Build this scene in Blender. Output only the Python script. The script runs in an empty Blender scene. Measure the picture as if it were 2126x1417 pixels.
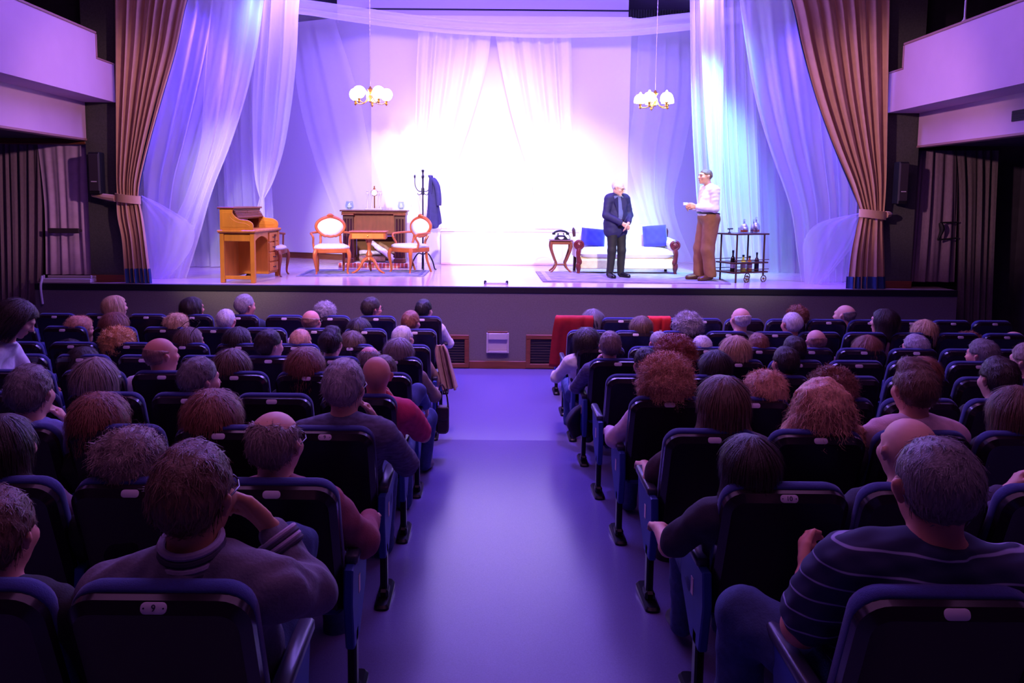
import bpy, bmesh, math, random
import numpy as np
from mathutils import Vector, Matrix, Euler

random.seed(7)
SC = bpy.context.scene
COL = SC.collection
PI = math.pi

# ------------------------------------------------------------------ camera
F_PX, CX, CY = 1600.0, 1012.0, 575.0          # focal length and optical centre in photo pixels
CAM_Z = 2.32
PITCH = math.atan(160.0 / 1600.0)
ROLL = math.radians(0.45)
cam_data = bpy.data.cameras.new('camera')
cam_data.sensor_width = 36.0
cam_data.lens = F_PX / 2126.0 * 36.0
cam_data.shift_x = (1063.0 - CX) / 2126.0
cam_data.shift_y = -(708.5 - CY) / 2126.0
cam_data.clip_start = 0.05
cam_data.clip_end = 100
CAM = bpy.data.objects.new('camera', cam_data)
COL.objects.link(CAM)
CAM_R = Matrix.Rotation(PI / 2 - PITCH, 3, 'X') @ Matrix.Rotation(ROLL, 3, 'Z')
CAM.matrix_world = Matrix.Translation((0, 0, CAM_Z)) @ CAM_R.to_4x4()
SC.camera = CAM

# ------------------------------------------------------------------ world, exposure
SC.view_settings.view_transform = 'Standard'
SC.view_settings.look = 'None'
SC.view_settings.exposure = 0.0
SC.view_settings.gamma = 1.0
SC.view_settings.use_curve_mapping = False
W = bpy.data.worlds.new('world')
SC.world = W
W.use_nodes = True
W.node_tree.nodes['Background'].inputs[0].default_value = (0.02, 0.008, 0.03, 1)
W.node_tree.nodes['Background'].inputs[1].default_value = 0.3
SC.cycles.max_bounces = 8
SC.cycles.diffuse_bounces = 4
SC.cycles.glossy_bounces = 3
SC.cycles.transmission_bounces = 6
SC.cycles.transparent_max_bounces = 16
SC.cycles.sample_clamp_indirect = 4.0


def aim(o, target):
    d = Vector(target) - o.location
    o.rotation_euler = d.to_track_quat('-Z', 'Y').to_euler()


def spot(name, loc, target, power, col, angle, blend=0.5, r=0.15):
    l = bpy.data.lights.new(name, 'SPOT')
    l.energy = power; l.color = col; l.spot_size = math.radians(angle); l.spot_blend = blend; l.shadow_soft_size = r
    o = bpy.data.objects.new(name, l); COL.objects.link(o); o.location = loc; aim(o, target)
    return o


def area(name, loc, target, power, col, sx, sy):
    l = bpy.data.lights.new(name, 'AREA')
    l.shape = 'RECTANGLE'; l.size = sx; l.size_y = sy; l.energy = power; l.color = col
    o = bpy.data.objects.new(name, l); COL.objects.link(o); o.location = loc; aim(o, target)
    return o


VIOLET = (0.235, 0.135, 1.0)
BLUE = (0.10, 0.08, 1.0)
WARM = (1.0, 0.80, 0.55)
WHITE = (1.0, 0.92, 0.90)
# front of house profile spots
spot('spot_foh_left', (-2.6, 2.5, 6.0), (-1.5, 13.4, 2.05), 6000, WHITE, 21, 0.6)
spot('spot_foh_right', (2.6, 2.5, 6.0), (1.5, 13.4, 2.05), 6000, WHITE, 21, 0.6)
spot('spot_foh_centre', (0.3, 2.0, 6.2), (0.0, 14.2, 2.9), 6500, WHITE, 21, 0.9)
spot('spot_warm_desk', (-4.4, 5.5, 5.9), (-3.4, 11.4, 1.5), 1500, WARM, 22, 0.6)
spot('spot_white_drape', (-1.5, 5.0, 6.0), (-3.75, 11.5, 2.65), 4200, WHITE, 13, 1.0)
spot('spot_warm_cart', (4.2, 4.5, 6.0), (3.5, 11.5, 1.7), 1400, WHITE, 20, 0.6)
spot('spot_back_wash', (0.2, 12.0, 5.7), (0.1, 14.6, 2.0), 400, (0.42, 0.38, 1.0), 95, 0.9)
# violet and blue washes over the stage
area('wash_violet_stage', (0, 12.1, 5.62), (0, 13.9, 2.4), 680, VIOLET, 7.0, 0.5)
area('wash_violet_front', (0, 10.2, 6.2), (0, 12.0, 1.5), 130, VIOLET, 7.0, 0.6)
spot('spot_cyan_right', (3.3, 11.0, 5.5), (3.25, 12.75, 2.5), 3300, (0.20, 0.68, 1.0), 54, 0.9)
spot('spot_blue_right', (4.9, 10.98, 5.5), (4.5, 11.9, 2.2), 2600, (0.085, 0.035, 1.0), 66, 0.9)
spot('spot_blue_left', (-4.5, 10.98, 5.5), (-4.1, 11.9, 2.2), 2600, (0.085, 0.035, 1.0), 66, 0.9)
spot('spot_cyan_left', (-3.3, 11.0, 5.5), (-3.4, 11.9, 4.0), 260, (0.22, 0.48, 1.0), 40, 0.9)
spot('spot_floor_blue', (0.2, 10.4, 6.1), (0.15, 8.6, 0.0), 1900, (0.18, 0.08, 1.0), 74, 0.9)
# unseen blue lamp added to catch seat tops and faces from the stage side
area('house_fill_blue', (0, 10.3, 5.9), (0, 4.6, 0.9), 480, (0.30, 0.17, 1.0), 7.0, 0.6)
# unseen pinkish spots added to brighten the proscenium curtains and the stage front
spot('spot_curtain_left', (5.2, 3.2, 4.75), (-6.0, 10.7, 3.0), 2600, (1.0, 0.52, 0.72), 16.5, 0.7, 0.2)
spot('spot_curtain_right', (-4.9, 3.2, 4.75), (6.0, 10.7, 3.2), 3000, (1.0, 0.52, 0.72), 16, 0.7, 0.2)
spot('spot_apron', (0, 6.4, 6.5), (0, 10.55, 0.9), 1500, (0.86, 0.44, 0.90), 80, 1.0, 0.4)
# unseen fills added for the dim ambient of the house and balcony faces
area('house_glow', (0, 4.0, 6.5), (0, 4.0, 0), 170, (0.74, 0.24, 0.84), 9.0, 8.0)
area('house_balcony_left', (-3.0, 7.0, 6.3), (-5.2, 8.0, 3.9), 20, (0.75, 0.30, 0.92), 1.0, 3.0)
area('house_balcony_right', (3.2, 7.0, 6.3), (5.6, 8.0, 3.9), 20, (0.75, 0.30, 0.92), 1.0, 3.0)

# ------------------------------------------------------------------ geometry of the place
STAGE_Z = 1.133
STAGE_Y = 10.55
BREAK_Y = 7.3
SLOPE = 0.08


def floor_z(y):
    return max(0.0, SLOPE * (BREAK_Y - y))


def ray(px, py):
    return CAM_R @ Vector(((px - CX) / F_PX, -(py - CY) / F_PX, -1.0))


def at_y(px, py, y):
    d = ray(px, py)
    t = y / d.y
    return Vector((d.x * t, y, CAM_Z + d.z * t))


def at_z(px, py, z):
    d = ray(px, py)
    t = (z - CAM_Z) / d.z
    return Vector((d.x * t, d.y * t, z))


def at_stage(px, py):
    return at_z(px, py, STAGE_Z)


# ------------------------------------------------------------------ materials
def lin(c):
    return tuple(((x / 255.0) / 12.92 if x <= 10 else (((x / 255.0) + 0.055) / 1.055) ** 2.4) for x in c)


def mat(name, rgb, rough=0.6, metal=0.0, spec=0.5, var=0.0, scale=6.0, bump=0.0, bscale=None, trans=0.0, ior=1.45,
        emit=None, estr=0.0, stretch=None, coat=0.0, sheen=0.0):
    """rgb is the surface's own colour, 0-255 sRGB; var mixes in a darker/lighter noise of it."""
    m = bpy.data.materials.new(name)
    m.use_nodes = True
    nt = m.node_tree
    b = nt.nodes['Principled BSDF']
    c = lin(rgb)
    b.inputs['Base Color'].default_value = (*c, 1)
    b.inputs['Roughness'].default_value = rough
    b.inputs['Metallic'].default_value = metal
    b.inputs['Specular IOR Level'].default_value = spec
    b.inputs['IOR'].default_value = ior
    if trans:
        b.inputs['Transmission Weight'].default_value = trans
    if coat:
        b.inputs['Coat Weight'].default_value = coat
        b.inputs['Coat Roughness'].default_value = 0.15
    if sheen:
        b.inputs['Sheen Weight'].default_value = sheen
    if emit:
        b.inputs['Emission Color'].default_value = (*lin(emit), 1)
        b.inputs['Emission Strength'].default_value = estr
    if var or bump:
        tc = nt.nodes.new('ShaderNodeTexCoord')
        src = tc.outputs['Object']
        if stretch:
            mp = nt.nodes.new('ShaderNodeMapping')
            mp.inputs['Scale'].default_value = stretch
            nt.links.new(src, mp.inputs['Vector'])
            src = mp.outputs['Vector']
        if var:
            nz = nt.nodes.new('ShaderNodeTexNoise')
            nz.inputs['Scale'].default_value = scale
            nz.inputs['Detail'].default_value = 4
            nt.links.new(src, nz.inputs['Vector'])
            r = nt.nodes.new('ShaderNodeValToRGB')
            r.color_ramp.elements[0].position = 0.3
            r.color_ramp.elements[1].position = 0.7
            r.color_ramp.elements[0].color = (*[x * (1 - var) for x in c], 1)
            r.color_ramp.elements[1].color = (*[min(1, x * (1 + var)) for x in c], 1)
            nt.links.new(nz.outputs['Fac'], r.inputs['Fac'])
            nt.links.new(r.outputs['Color'], b.inputs['Base Color'])
        if bump:
            n2 = nt.nodes.new('ShaderNodeTexNoise')
            n2.inputs['Scale'].default_value = bscale or scale
            n2.inputs['Detail'].default_value = 3
            nt.links.new(src, n2.inputs['Vector'])
            bp = nt.nodes.new('ShaderNodeBump')
            bp.inputs['Strength'].default_value = bump
            bp.inputs['Distance'].default_value = 0.01
            nt.links.new(n2.outputs['Fac'], bp.inputs['Height'])
            nt.links.new(bp.outputs['Normal'], b.inputs['Normal'])
    return m


def wave_mat(name, rgb1, rgb2, scale, axis='X', rough=0.7, lo=0.45, hi=0.55, distort=0.0):
    m = bpy.data.materials.new(name)
    m.use_nodes = True
    nt = m.node_tree
    b = nt.nodes['Principled BSDF']
    b.inputs['Roughness'].default_value = rough
    tc = nt.nodes.new('ShaderNodeTexCoord')
    w = nt.nodes.new('ShaderNodeTexWave')
    w.bands_direction = axis
    w.inputs['Scale'].default_value = scale
    w.inputs['Distortion'].default_value = distort
    r = nt.nodes.new('ShaderNodeValToRGB')
    r.color_ramp.elements[0].position = lo
    r.color_ramp.elements[1].position = hi
    r.color_ramp.elements[0].color = (*lin(rgb1), 1)
    r.color_ramp.elements[1].color = (*lin(rgb2), 1)
    nt.links.new(tc.outputs['Object'], w.inputs['Vector'])
    nt.links.new(w.outputs['Fac'], r.inputs['Fac'])
    nt.links.new(r.outputs['Color'], b.inputs['Base Color'])
    return m


def sheer_mat(name, rgb, opacity, trans=0.5):
    """thin voile: part of the light passes straight, the rest is reflected or let through diffusely"""
    m = bpy.data.materials.new(name)
    m.use_nodes = True
    nt = m.node_tree
    nt.nodes.remove(nt.nodes['Principled BSDF'])
    out = nt.nodes['Material Output']
    d = nt.nodes.new('ShaderNodeBsdfDiffuse'); t = nt.nodes.new('ShaderNodeBsdfTranslucent'); tr = nt.nodes.new('ShaderNodeBsdfTransparent')
    m1 = nt.nodes.new('ShaderNodeMixShader'); m2 = nt.nodes.new('ShaderNodeMixShader')
    c = (*lin(rgb), 1)
    d.inputs['Color'].default_value = c
    t.inputs['Color'].default_value = c
    m1.inputs[0].default_value = trans
    nt.links.new(d.outputs[0], m1.inputs[1]); nt.links.new(t.outputs[0], m1.inputs[2])
    m2.inputs[0].default_value = opacity
    nt.links.new(tr.outputs[0], m2.inputs[1]); nt.links.new(m1.outputs[0], m2.inputs[2])
    nt.links.new(m2.outputs[0], out.inputs['Surface'])
    return m


M = {}
M['house_floor'] = mat('house_floor', (104, 96, 142), 0.22, var=0.08, scale=140, bump=0.03, bscale=300, spec=0.5)
M['stage_floor'] = mat('stage_floor', (196, 172, 164), 0.14, var=0.10, scale=3, stretch=(1, 12, 1))
M['stage_lip'] = mat('stage_lip', (26, 20, 26), 0.5)
M['front_fabric'] = mat('front_fabric', (112, 104, 108), 0.95, var=0.10, scale=60, bump=0.2, bscale=200)
M['pillar_fabric'] = mat('pillar_fabric', (74, 74, 70), 0.95, var=0.15, scale=40, bump=0.2, bscale=160)
M['wood_trim'] = mat('wood_trim', (120, 66, 42), 0.45, var=0.2, scale=4, stretch=(1, 1, 14))
M['vent_dark'] = mat('vent_dark', (48, 38, 48), 0.7)
M['box_white'] = mat('box_white', (190, 180, 190), 0.5)
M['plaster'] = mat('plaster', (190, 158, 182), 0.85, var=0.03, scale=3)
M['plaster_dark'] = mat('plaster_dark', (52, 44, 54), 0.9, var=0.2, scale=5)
M['dark_wall'] = mat('dark_wall', (46, 40, 48), 0.95, var=0.2, scale=8)
M['cap_wood'] = mat('cap_wood', (150, 110, 110), 0.5)
M['black'] = mat('black', (14, 12, 16), 0.6)
M['black_gloss'] = mat('black_gloss', (12, 11, 14), 0.25)
M['gold_velvet'] = mat('gold_velvet', (192, 152, 120), 0.9, var=0.06, scale=10, sheen=0.3)
M['blue_hem'] = mat('blue_hem', (40, 66, 120), 0.8, var=0.15, scale=10)
M['blue_lining'] = mat('blue_lining', (28, 44, 96), 0.8)
M['mauve_curtain'] = mat('mauve_curtain', (120, 100, 112), 0.95, var=0.12, scale=20, stretch=(4, 4, 1))
M['mauve_backlit'] = mat('mauve_backlit', (190, 162, 190), 0.95, var=0.08, scale=10)  # paler cloth colour stands for light coming through the curtain
M['dim_curtain'] = mat('dim_curtain', (92, 80, 80), 0.95, var=0.2, scale=20, stretch=(6, 6, 1))
M['sheer'] = sheer_mat('sheer', (240, 236, 245), 0.50)
M['sheer_dense'] = sheer_mat('sheer_dense', (240, 236, 245), 0.72)
M['sheer_front'] = sheer_mat('sheer_front', (248, 246, 250), 0.62, 0.25)
M['sheer_thin'] = sheer_mat('sheer_thin', (240, 236, 245), 0.34)
M['sheer_faint'] = sheer_mat('sheer_faint', (244, 240, 248), 0.24)
M['backdrop'] = mat('backdrop', (206, 198, 218), 0.95)
M['stage_wall'] = mat('stage_wall', (84, 76, 112), 0.95)
M['set_white'] = mat('set_white', (226, 214, 220), 0.8)
M['ceil_white'] = mat('ceil_white', (210, 200, 215), 0.9)
M['pipe'] = mat('pipe', (190, 180, 200), 0.4)


# ------------------------------------------------------------------ mesh builder
class MB:
    def __init__(s):
        s.v = []; s.f = []

    def add(s, vs, fs):
        o = len(s.v)
        s.v.extend([tuple(v) for v in vs])
        s.f.extend([tuple(i + o for i in f) for f in fs])
        return s

    def box(s, c, d, bev=0.0, rot=None):
        """c centre, d full sizes, bev chamfer width, rot a 3x3 matrix"""
        hx, hy, hz = d[0] / 2, d[1] / 2, d[2] / 2
        b = min(bev, hx * .9, hy * .9, hz * .9)
        vs = []; fs = []
        if b <= 0:
            for x in (-hx, hx):
                for y in (-hy, hy):
                    for z in (-hz, hz):
                        vs.append(Vector((x, y, z)))
            fs = [(0, 1, 3, 2), (4, 6, 7, 5), (0, 4, 5, 1), (2, 3, 7, 6), (0, 2, 6, 4), (1, 5, 7, 3)]
        else:
            idx = {}
            for sx in (-1, 1):
                for sy in (-1, 1):
                    for sz in (-1, 1):
                        for a in range(3):
                            p = [sx * (hx - b), sy * (hy - b), sz * (hz - b)]
                            p[a] = (sx * hx, sy * hy, sz * hz)[a]
                            idx[(sx, sy, sz, a)] = len(vs)
                            vs.append(Vector(p))
            for a in range(3):
                o1, o2 = (a + 1) % 3, (a + 2) % 3
                for sg in (-1, 1):
                    q = []
                    for (u, w) in ((-1, -1), (1, -1), (1, 1), (-1, 1)):
                        k = [0, 0, 0]; k[a] = sg; k[o1] = u; k[o2] = w
                        q.append(idx[(*k, a)])
                    fs.append(tuple(q) if sg > 0 else tuple(reversed(q)))
                # edges along axis a
                for s1 in (-1, 1):
                    for s2 in (-1, 1):
                        k = [0, 0, 0]; k[o1] = s1; k[o2] = s2
                        k[a] = -1; p0 = (*k, o1); p1 = (*k, o2)
                        k[a] = 1; p2 = (*k, o2); p3 = (*k, o1)
                        q = [idx[p0], idx[p1], idx[p2], idx[p3]]
                        fs.append(tuple(q) if s1 * s2 < 0 else tuple(reversed(q)))
            for sx in (-1, 1):
                for sy in (-1, 1):
                    for sz in (-1, 1):
                        q = [idx[(sx, sy, sz, a)] for a in range(3)]
                        fs.append(tuple(q) if sx * sy * sz > 0 else tuple(reversed(q)))
        if rot is not None:
            vs = [rot @ v for v in vs]
        c = Vector(c)
        return s.add([v + c for v in vs], fs)

    def tube(s, pts, r, n=8, caps=True, closed=False, flat=1.0):
        pts = [Vector(p) for p in pts]
        m = len(pts)
        rs = r if isinstance(r, (list, tuple)) else [r] * m
        vs = []; fs = []
        up = None
        for i, p in enumerate(pts):
            if closed:
                t = (pts[(i + 1) % m] - pts[i - 1])
            else:
                t = pts[min(i + 1, m - 1)] - pts[max(i - 1, 0)]
            t.normalize()
            if up is None:
                up = Vector((0, 0, 1)) if abs(t.z) < 0.9 else Vector((0, 1, 0))
            u = up - t * up.dot(t)
            if u.length < 1e-5:
                u = t.orthogonal()
            u.normalize()
            w = t.cross(u)
            up = u
            for j in range(n):
                a = 2 * PI * j / n
                vs.append(p + (u * math.cos(a) * flat + w * math.sin(a)) * rs[i])
        for i in range(m if closed else m - 1):
            i2 = (i + 1) % m
            for j in range(n):
                j2 = (j + 1) % n
                fs.append((i * n + j, i * n + j2, i2 * n + j2, i2 * n + j))
        if caps and not closed:
            fs.append(tuple(reversed(range(n))))
            fs.append(tuple(range((m - 1) * n, m * n)))
        return s.add(vs, fs)

    def lathe(s, prof, n=16, c=(0, 0, 0), rot=None):
        c = Vector(c); vs = []; fs = []
        for (r, z) in prof:
            for j in range(n):
                a = 2 * PI * j / n
                v = Vector((max(r, 1e-4) * math.cos(a), max(r, 1e-4) * math.sin(a), z))
                vs.append((rot @ v if rot is not None else v) + c)
        m = len(prof)
        for i in range(m - 1):
            for j in range(n):
                j2 = (j + 1) % n
                fs.append((i * n + j, i * n + j2, (i + 1) * n + j2, (i + 1) * n + j))
        fs.append(tuple(reversed(range(n))))
        fs.append(tuple(range((m - 1) * n, m * n)))
        return s.add(vs, fs)

    def rings(s, rings, cap0=True, cap1=True):
        """loft through rings of equal vertex count"""
        n = len(rings[0]); vs = [v for r in rings for v in r]; fs = []
        for i in range(len(rings) - 1):
            for j in range(n):
                j2 = (j + 1) % n
                fs.append((i * n + j, i * n + j2, (i + 1) * n + j2, (i + 1) * n + j))
        if cap0:
            fs.append(tuple(reversed(range(n))))
        if cap1:
            fs.append(tuple(range((len(rings) - 1) * n, len(rings) * n)))
        return s.add(vs, fs)

    def prism(s, outline, fn, depths):
        """outline: (x,s) points; fn(x,s,d)->3D; depths: list of (inset, d)"""
        pts = [Vector((a, b)) for a, b in outline]
        n = len(pts)
        nor = []
        for i in range(n):
            e1 = (pts[i] - pts[i - 1]); e2 = (pts[(i + 1) % n] - pts[i])
            e1 = e1.normalized() if e1.length > 1e-9 else e2.normalized()
            e2 = e2.normalized() if e2.length > 1e-9 else e1
            k = Vector((e1.y, -e1.x)) + Vector((e2.y, -e2.x))
            if k.length < 1e-6:
                k = Vector((e1.y, -e1.x))
            nor.append(k.normalized())
        R = []
        for ins, d in depths:
            R.append([fn(pts[i].x - nor[i].x * ins, pts[i].y - nor[i].y * ins, d) for i in range(n)])
        return s.rings(R)

    def mesh(s, name, smooth=35):
        me = bpy.data.meshes.new(name)
        me.from_pydata([tuple(v) for v in s.v], [], s.f)
        bm = bmesh.new(); bm.from_mesh(me)
        bmesh.ops.recalc_face_normals(bm, faces=bm.faces)
        bm.to_mesh(me); bm.free()
        if smooth:
            me.shade_smooth()
            me.set_sharp_from_angle(angle=math.radians(smooth))
        return me

    def build(s, name, m, parent=None, smooth=35, **kw):
        return link(name, s.mesh(name, smooth), m, parent, **kw)


def link(name, me, m=None, parent=None, loc=None, rz=None, kind=None, label=None, cat=None, group=None, local=None):
    o = bpy.data.objects.new(name, me)
    COL.objects.link(o)
    if m is not None:
        if not me.materials:
            me.materials.append(m)
        o.material_slots[0].link = 'OBJECT'
        o.material_slots[0].material = m
    if parent is not None:
        o.parent = parent
    if loc is not None:
        o.location = loc
    if rz is not None:
        o.rotation_euler = (0, 0, rz)
    if local is not None:
        o.matrix_local = local
    if kind: o['kind'] = kind
    if label: o['label'] = label
    if cat: o['category'] = cat
    if group: o['group'] = group
    return o


def thing(name, label, cat, loc=(0, 0, 0), rz=0.0, group=None):
    o = bpy.data.objects.new(name, None)
    o.empty_display_size = 0.1
    COL.objects.link(o)
    o.location = loc; o.rotation_euler = (0, 0, rz)
    o['label'] = label; o['category'] = cat
    if group: o['group'] = group
    return o


def struct(name, mb, m, parent=None, smooth=35):
    return mb.build(name, m, parent, smooth, kind='structure')


def bx(x0, x1, y0, y1, z0, z1, bev=0.0, mb=None):
    mb = mb or MB()
    return mb.box(((x0 + x1) / 2, (y0 + y1) / 2, (z0 + z1) / 2), (abs(x1 - x0), abs(y1 - y0), abs(z1 - z0)), bev)


def catmull(keys, t):
    """keys: list of Vector or tuple of equal length; t in 0..1"""
    n = len(keys) - 1
    x = min(max(t, 0), 1) * n
    i = min(int(x), n - 1); f = x - i
    g = lambda k: keys[min(max(k, 0), n)]
    p0, p1, p2, p3 = g(i - 1), g(i), g(i + 1), g(i + 2)
    out = []
    for a, b, c, d in zip(p0, p1, p2, p3):
        out.append(0.5 * (2 * b + (c - a) * f + (2 * a - 5 * b + 4 * c - d) * f * f + (3 * b - a - 3 * c + d) * f ** 3))
    return out


def smooth_path(keys, n):
    return [Vector(catmull(keys, i / (n - 1))) for i in range(n)]


def sheet(name, keys, m, folds, amp, nu=80, nv=40, seed=0, parent=None, phase_drift=0.6, dirv=(0, 1, 0), split=None, **kw):
    """hanging cloth: keys = rows from top to bottom, each (left point, right point[, fold depth factor])"""
    rnd = random.Random(seed)
    K = [list(k[0]) + list(k[1]) + [k[2] if len(k) > 2 else 1.0] for k in keys]
    ph = [rnd.uniform(0, 6.28) for _ in range(6)]
    dv = Vector(dirv)
    vs = []; fs = []
    for j in range(nv + 1):
        v = j / nv
        r = catmull(K, v)
        L = Vector(r[0:3]); R = Vector(r[3:6]); a = r[6] * amp
        for i in range(nu + 1):
            u = i / nu
            uu = u + 0.03 * math.sin(5 * u + ph[3]) + 0.012 * math.sin(13 * u + ph[5])
            w = math.sin(2 * PI * folds * uu + ph[0] + phase_drift * math.sin(2.2 * v + ph[4])) \
                + 0.45 * math.sin(2 * PI * folds * 1.73 * uu + ph[1] + phase_drift * v) \
                + 0.35 * math.sin(2 * PI * folds * 0.47 * uu + ph[2])
            vs.append(L.lerp(R, u) + dv * (a * w))
    row = nu + 1
    for j in range(nv):
        for i in range(nu):
            fs.append((j * row + i, j * row + i + 1, (j + 1) * row + i + 1, (j + 1) * row + i))
    me = bpy.data.meshes.new(name)
    me.from_pydata([tuple(v) for v in vs], [], fs)
    me.shade_smooth()
    return link(name, me, m, parent, **kw)
# ================================================================== the setting
XL, XR = -7.3, 7.6
# auditorium floor: raked at the back, flat in front of the stage
mb = MB()
ys = [-3.5, 0, 2, 4, 6, BREAK_Y, STAGE_Y + 0.05]
vs = []; fs = []
for y in ys:
    for x in (XL, XR):
        vs.append((x, y, floor_z(y)))
for i in range(len(ys) - 1):
    fs.append((2 * i, 2 * i + 1, 2 * i + 3, 2 * i + 2))
n0 = len(vs)
vs += [(x, y, -0.3) for (x, y, z) in vs]
fs += [tuple(reversed([k + n0 for k in f])) for f in fs]
mb.add(vs, fs)
fl = struct('floor', mb, M['house_floor'], smooth=0)
struct('wall_left', bx(XL - 0.2, XL, -3.5, 18, -0.3, 7.2), M['dark_wall'])
struct('wall_right', bx(XR, XR + 0.2, -3.5, 18, -0.3, 7.2), M['dark_wall'])
struct('wall_back', bx(XL, XR, -3.7, -3.5, -0.3, 7.2), M['dark_wall'])
struct('ceiling', bx(XL, XR, -3.5, 10.75, 6.9, 7.1), M['dark_wall'])

# stage
LIPL = at_y(75, 590, STAGE_Y).x; LIPR = at_y(1985, 605, STAGE_Y).x
mb = MB(); bx(LIPL, LIPR, STAGE_Y, 17.6, STAGE_Z - 0.06, STAGE_Z, mb=mb)
struct('floor_stage', mb, M['stage_floor'])
lip = struct('trim_stage_edge', bx(LIPL, LIPR, STAGE_Y - 0.05, STAGE_Y + 0.0, STAGE_Z - 0.085, STAGE_Z + 0.005, 0.008), M['stage_lip'])
fw = struct('wall_stage_front', bx(LIPL, LIPR, STAGE_Y - 0.035, STAGE_Y + 0.15, 0, STAGE_Z - 0.062), M['front_fabric'])
YF = STAGE_Y - 0.035
# base board, in lengths, and the two framed vents
for (a, b) in ((at_y(75, 760, YF).x, at_y(906, 760, YF).x), (at_y(974, 760, YF).x, at_y(1092, 760, YF).x), (at_y(1160, 760, YF).x, LIPR)):
    struct('baseboard_stage', bx(a, b, YF - 0.03, YF, 0, 0.105, 0.006), M['wood_trim'])
for i, (x0, x1) in enumerate(((906, 974), (1092, 1162))):
    a = at_y(x0, 700, YF).x; b = at_y(x1, 700, YF).x
    zt = at_y((x0 + x1) / 2, 694, YF).z
    t = thing('stage_vent', 'dark vent in a wood frame, foot of the stage, ' + ('left of the aisle' if i == 0 else 'by the red coat'), 'vent', ((a + b) / 2, YF, 0), group='vents in the stage front')
    w = b - a
    fwid = 0.062
    MB().box((0, -0.02, zt - fwid / 2), (w, 0.045, fwid), 0.006).build('frame_rail', M['wood_trim'], t)
    MB().box((0, -0.02, fwid / 2 + 0.01), (w, 0.045, fwid), 0.006).build('frame_rail', M['wood_trim'], t)
    for sx in (-1, 1):
        MB().box((sx * (w / 2 - fwid / 2), -0.02, zt / 2), (fwid, 0.043, zt - 2 * fwid), 0.006).build('frame_stile', M['wood_trim'], t)
    MB().box((0, -0.002, zt / 2), (w - 2 * fwid + 0.01, 0.01, zt - 2 * fwid + 0.01)).build('grille_back', M['vent_dark'], t)
    for k in range(9):
        z = fwid + 0.02 + (zt - 2 * fwid - 0.02) * (k + .5) / 9
        MB().box((0, -0.012, z), (w - 2 * fwid, 0.014, 0.018), 0.003, Matrix.Rotation(0.5, 3, 'X')).build('slat', M['vent_dark'], t)
# white niche box between the vents
a = at_y(1010, 690, YF); b = at_y(1056, 731, YF)
t = thing('wall_box', 'white box with an open niche on the stage front above the aisle', 'box', ((a.x + b.x) / 2, YF, b.z))
w = b.x - a.x; h = a.z - b.z
for sx in (-1, 1):
    MB().box((sx * (w / 2 - .012), -0.03, h / 2), (0.024, 0.06, h), 0.004).build('side_panel', M['box_white'], t)
MB().box((0, -0.03, h - 0.045), (w - .05, 0.056, 0.085), 0.004).build('top_panel', M['box_white'], t)
MB().box((0, -0.03, 0.014), (w - .05, 0.06, 0.028), 0.004).build('bottom_lip', M['box_white'], t)
MB().box((0, -0.006, h / 2 - .03), (w - .05, 0.012, h - .12)).build('niche_back', M['box_white'], t)
MB().box((0, -0.02, h + 0.012), (w * .9, 0.03, 0.02), 0.004).build('wood_ledge', M['wood_trim'], t)

# proscenium pillars and the wall above the opening
PYL = 10.78
pil = []
for (x0, x1, side) in ((178, 262, 'left'), (1822, 1908, 'right')):
    a = at_y(x0, 300, PYL).x; b = at_y(x1, 300, PYL).x
    struct('wall_pillar_' + side, bx(a, b, PYL, PYL + 0.5, STAGE_Z, 6.9), M['pillar_fabric'])
    struct('baseboard_pillar_' + side, bx(a - .01, b + .01, PYL - 0.02, PYL, STAGE_Z, STAGE_Z + 0.10, .005), M['wood_trim'])
    pil.append((a, b))
struct('wall_proscenium', bx(XL, XR, PYL, PYL + 0.3, 5.98, 7.0), M['pillar_fabric'])
# side fronts under the balconies (behind the side curtains)
struct('wall_front_left', bx(XL, pil[0][0], PYL + 0.3, PYL + 0.4, 0, 6.9), M['dark_wall'])
struct('wall_front_right', bx(pil[1][1], XR, PYL + 0.3, PYL + 0.4, 0, 6.9), M['dark_wall'])

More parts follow.
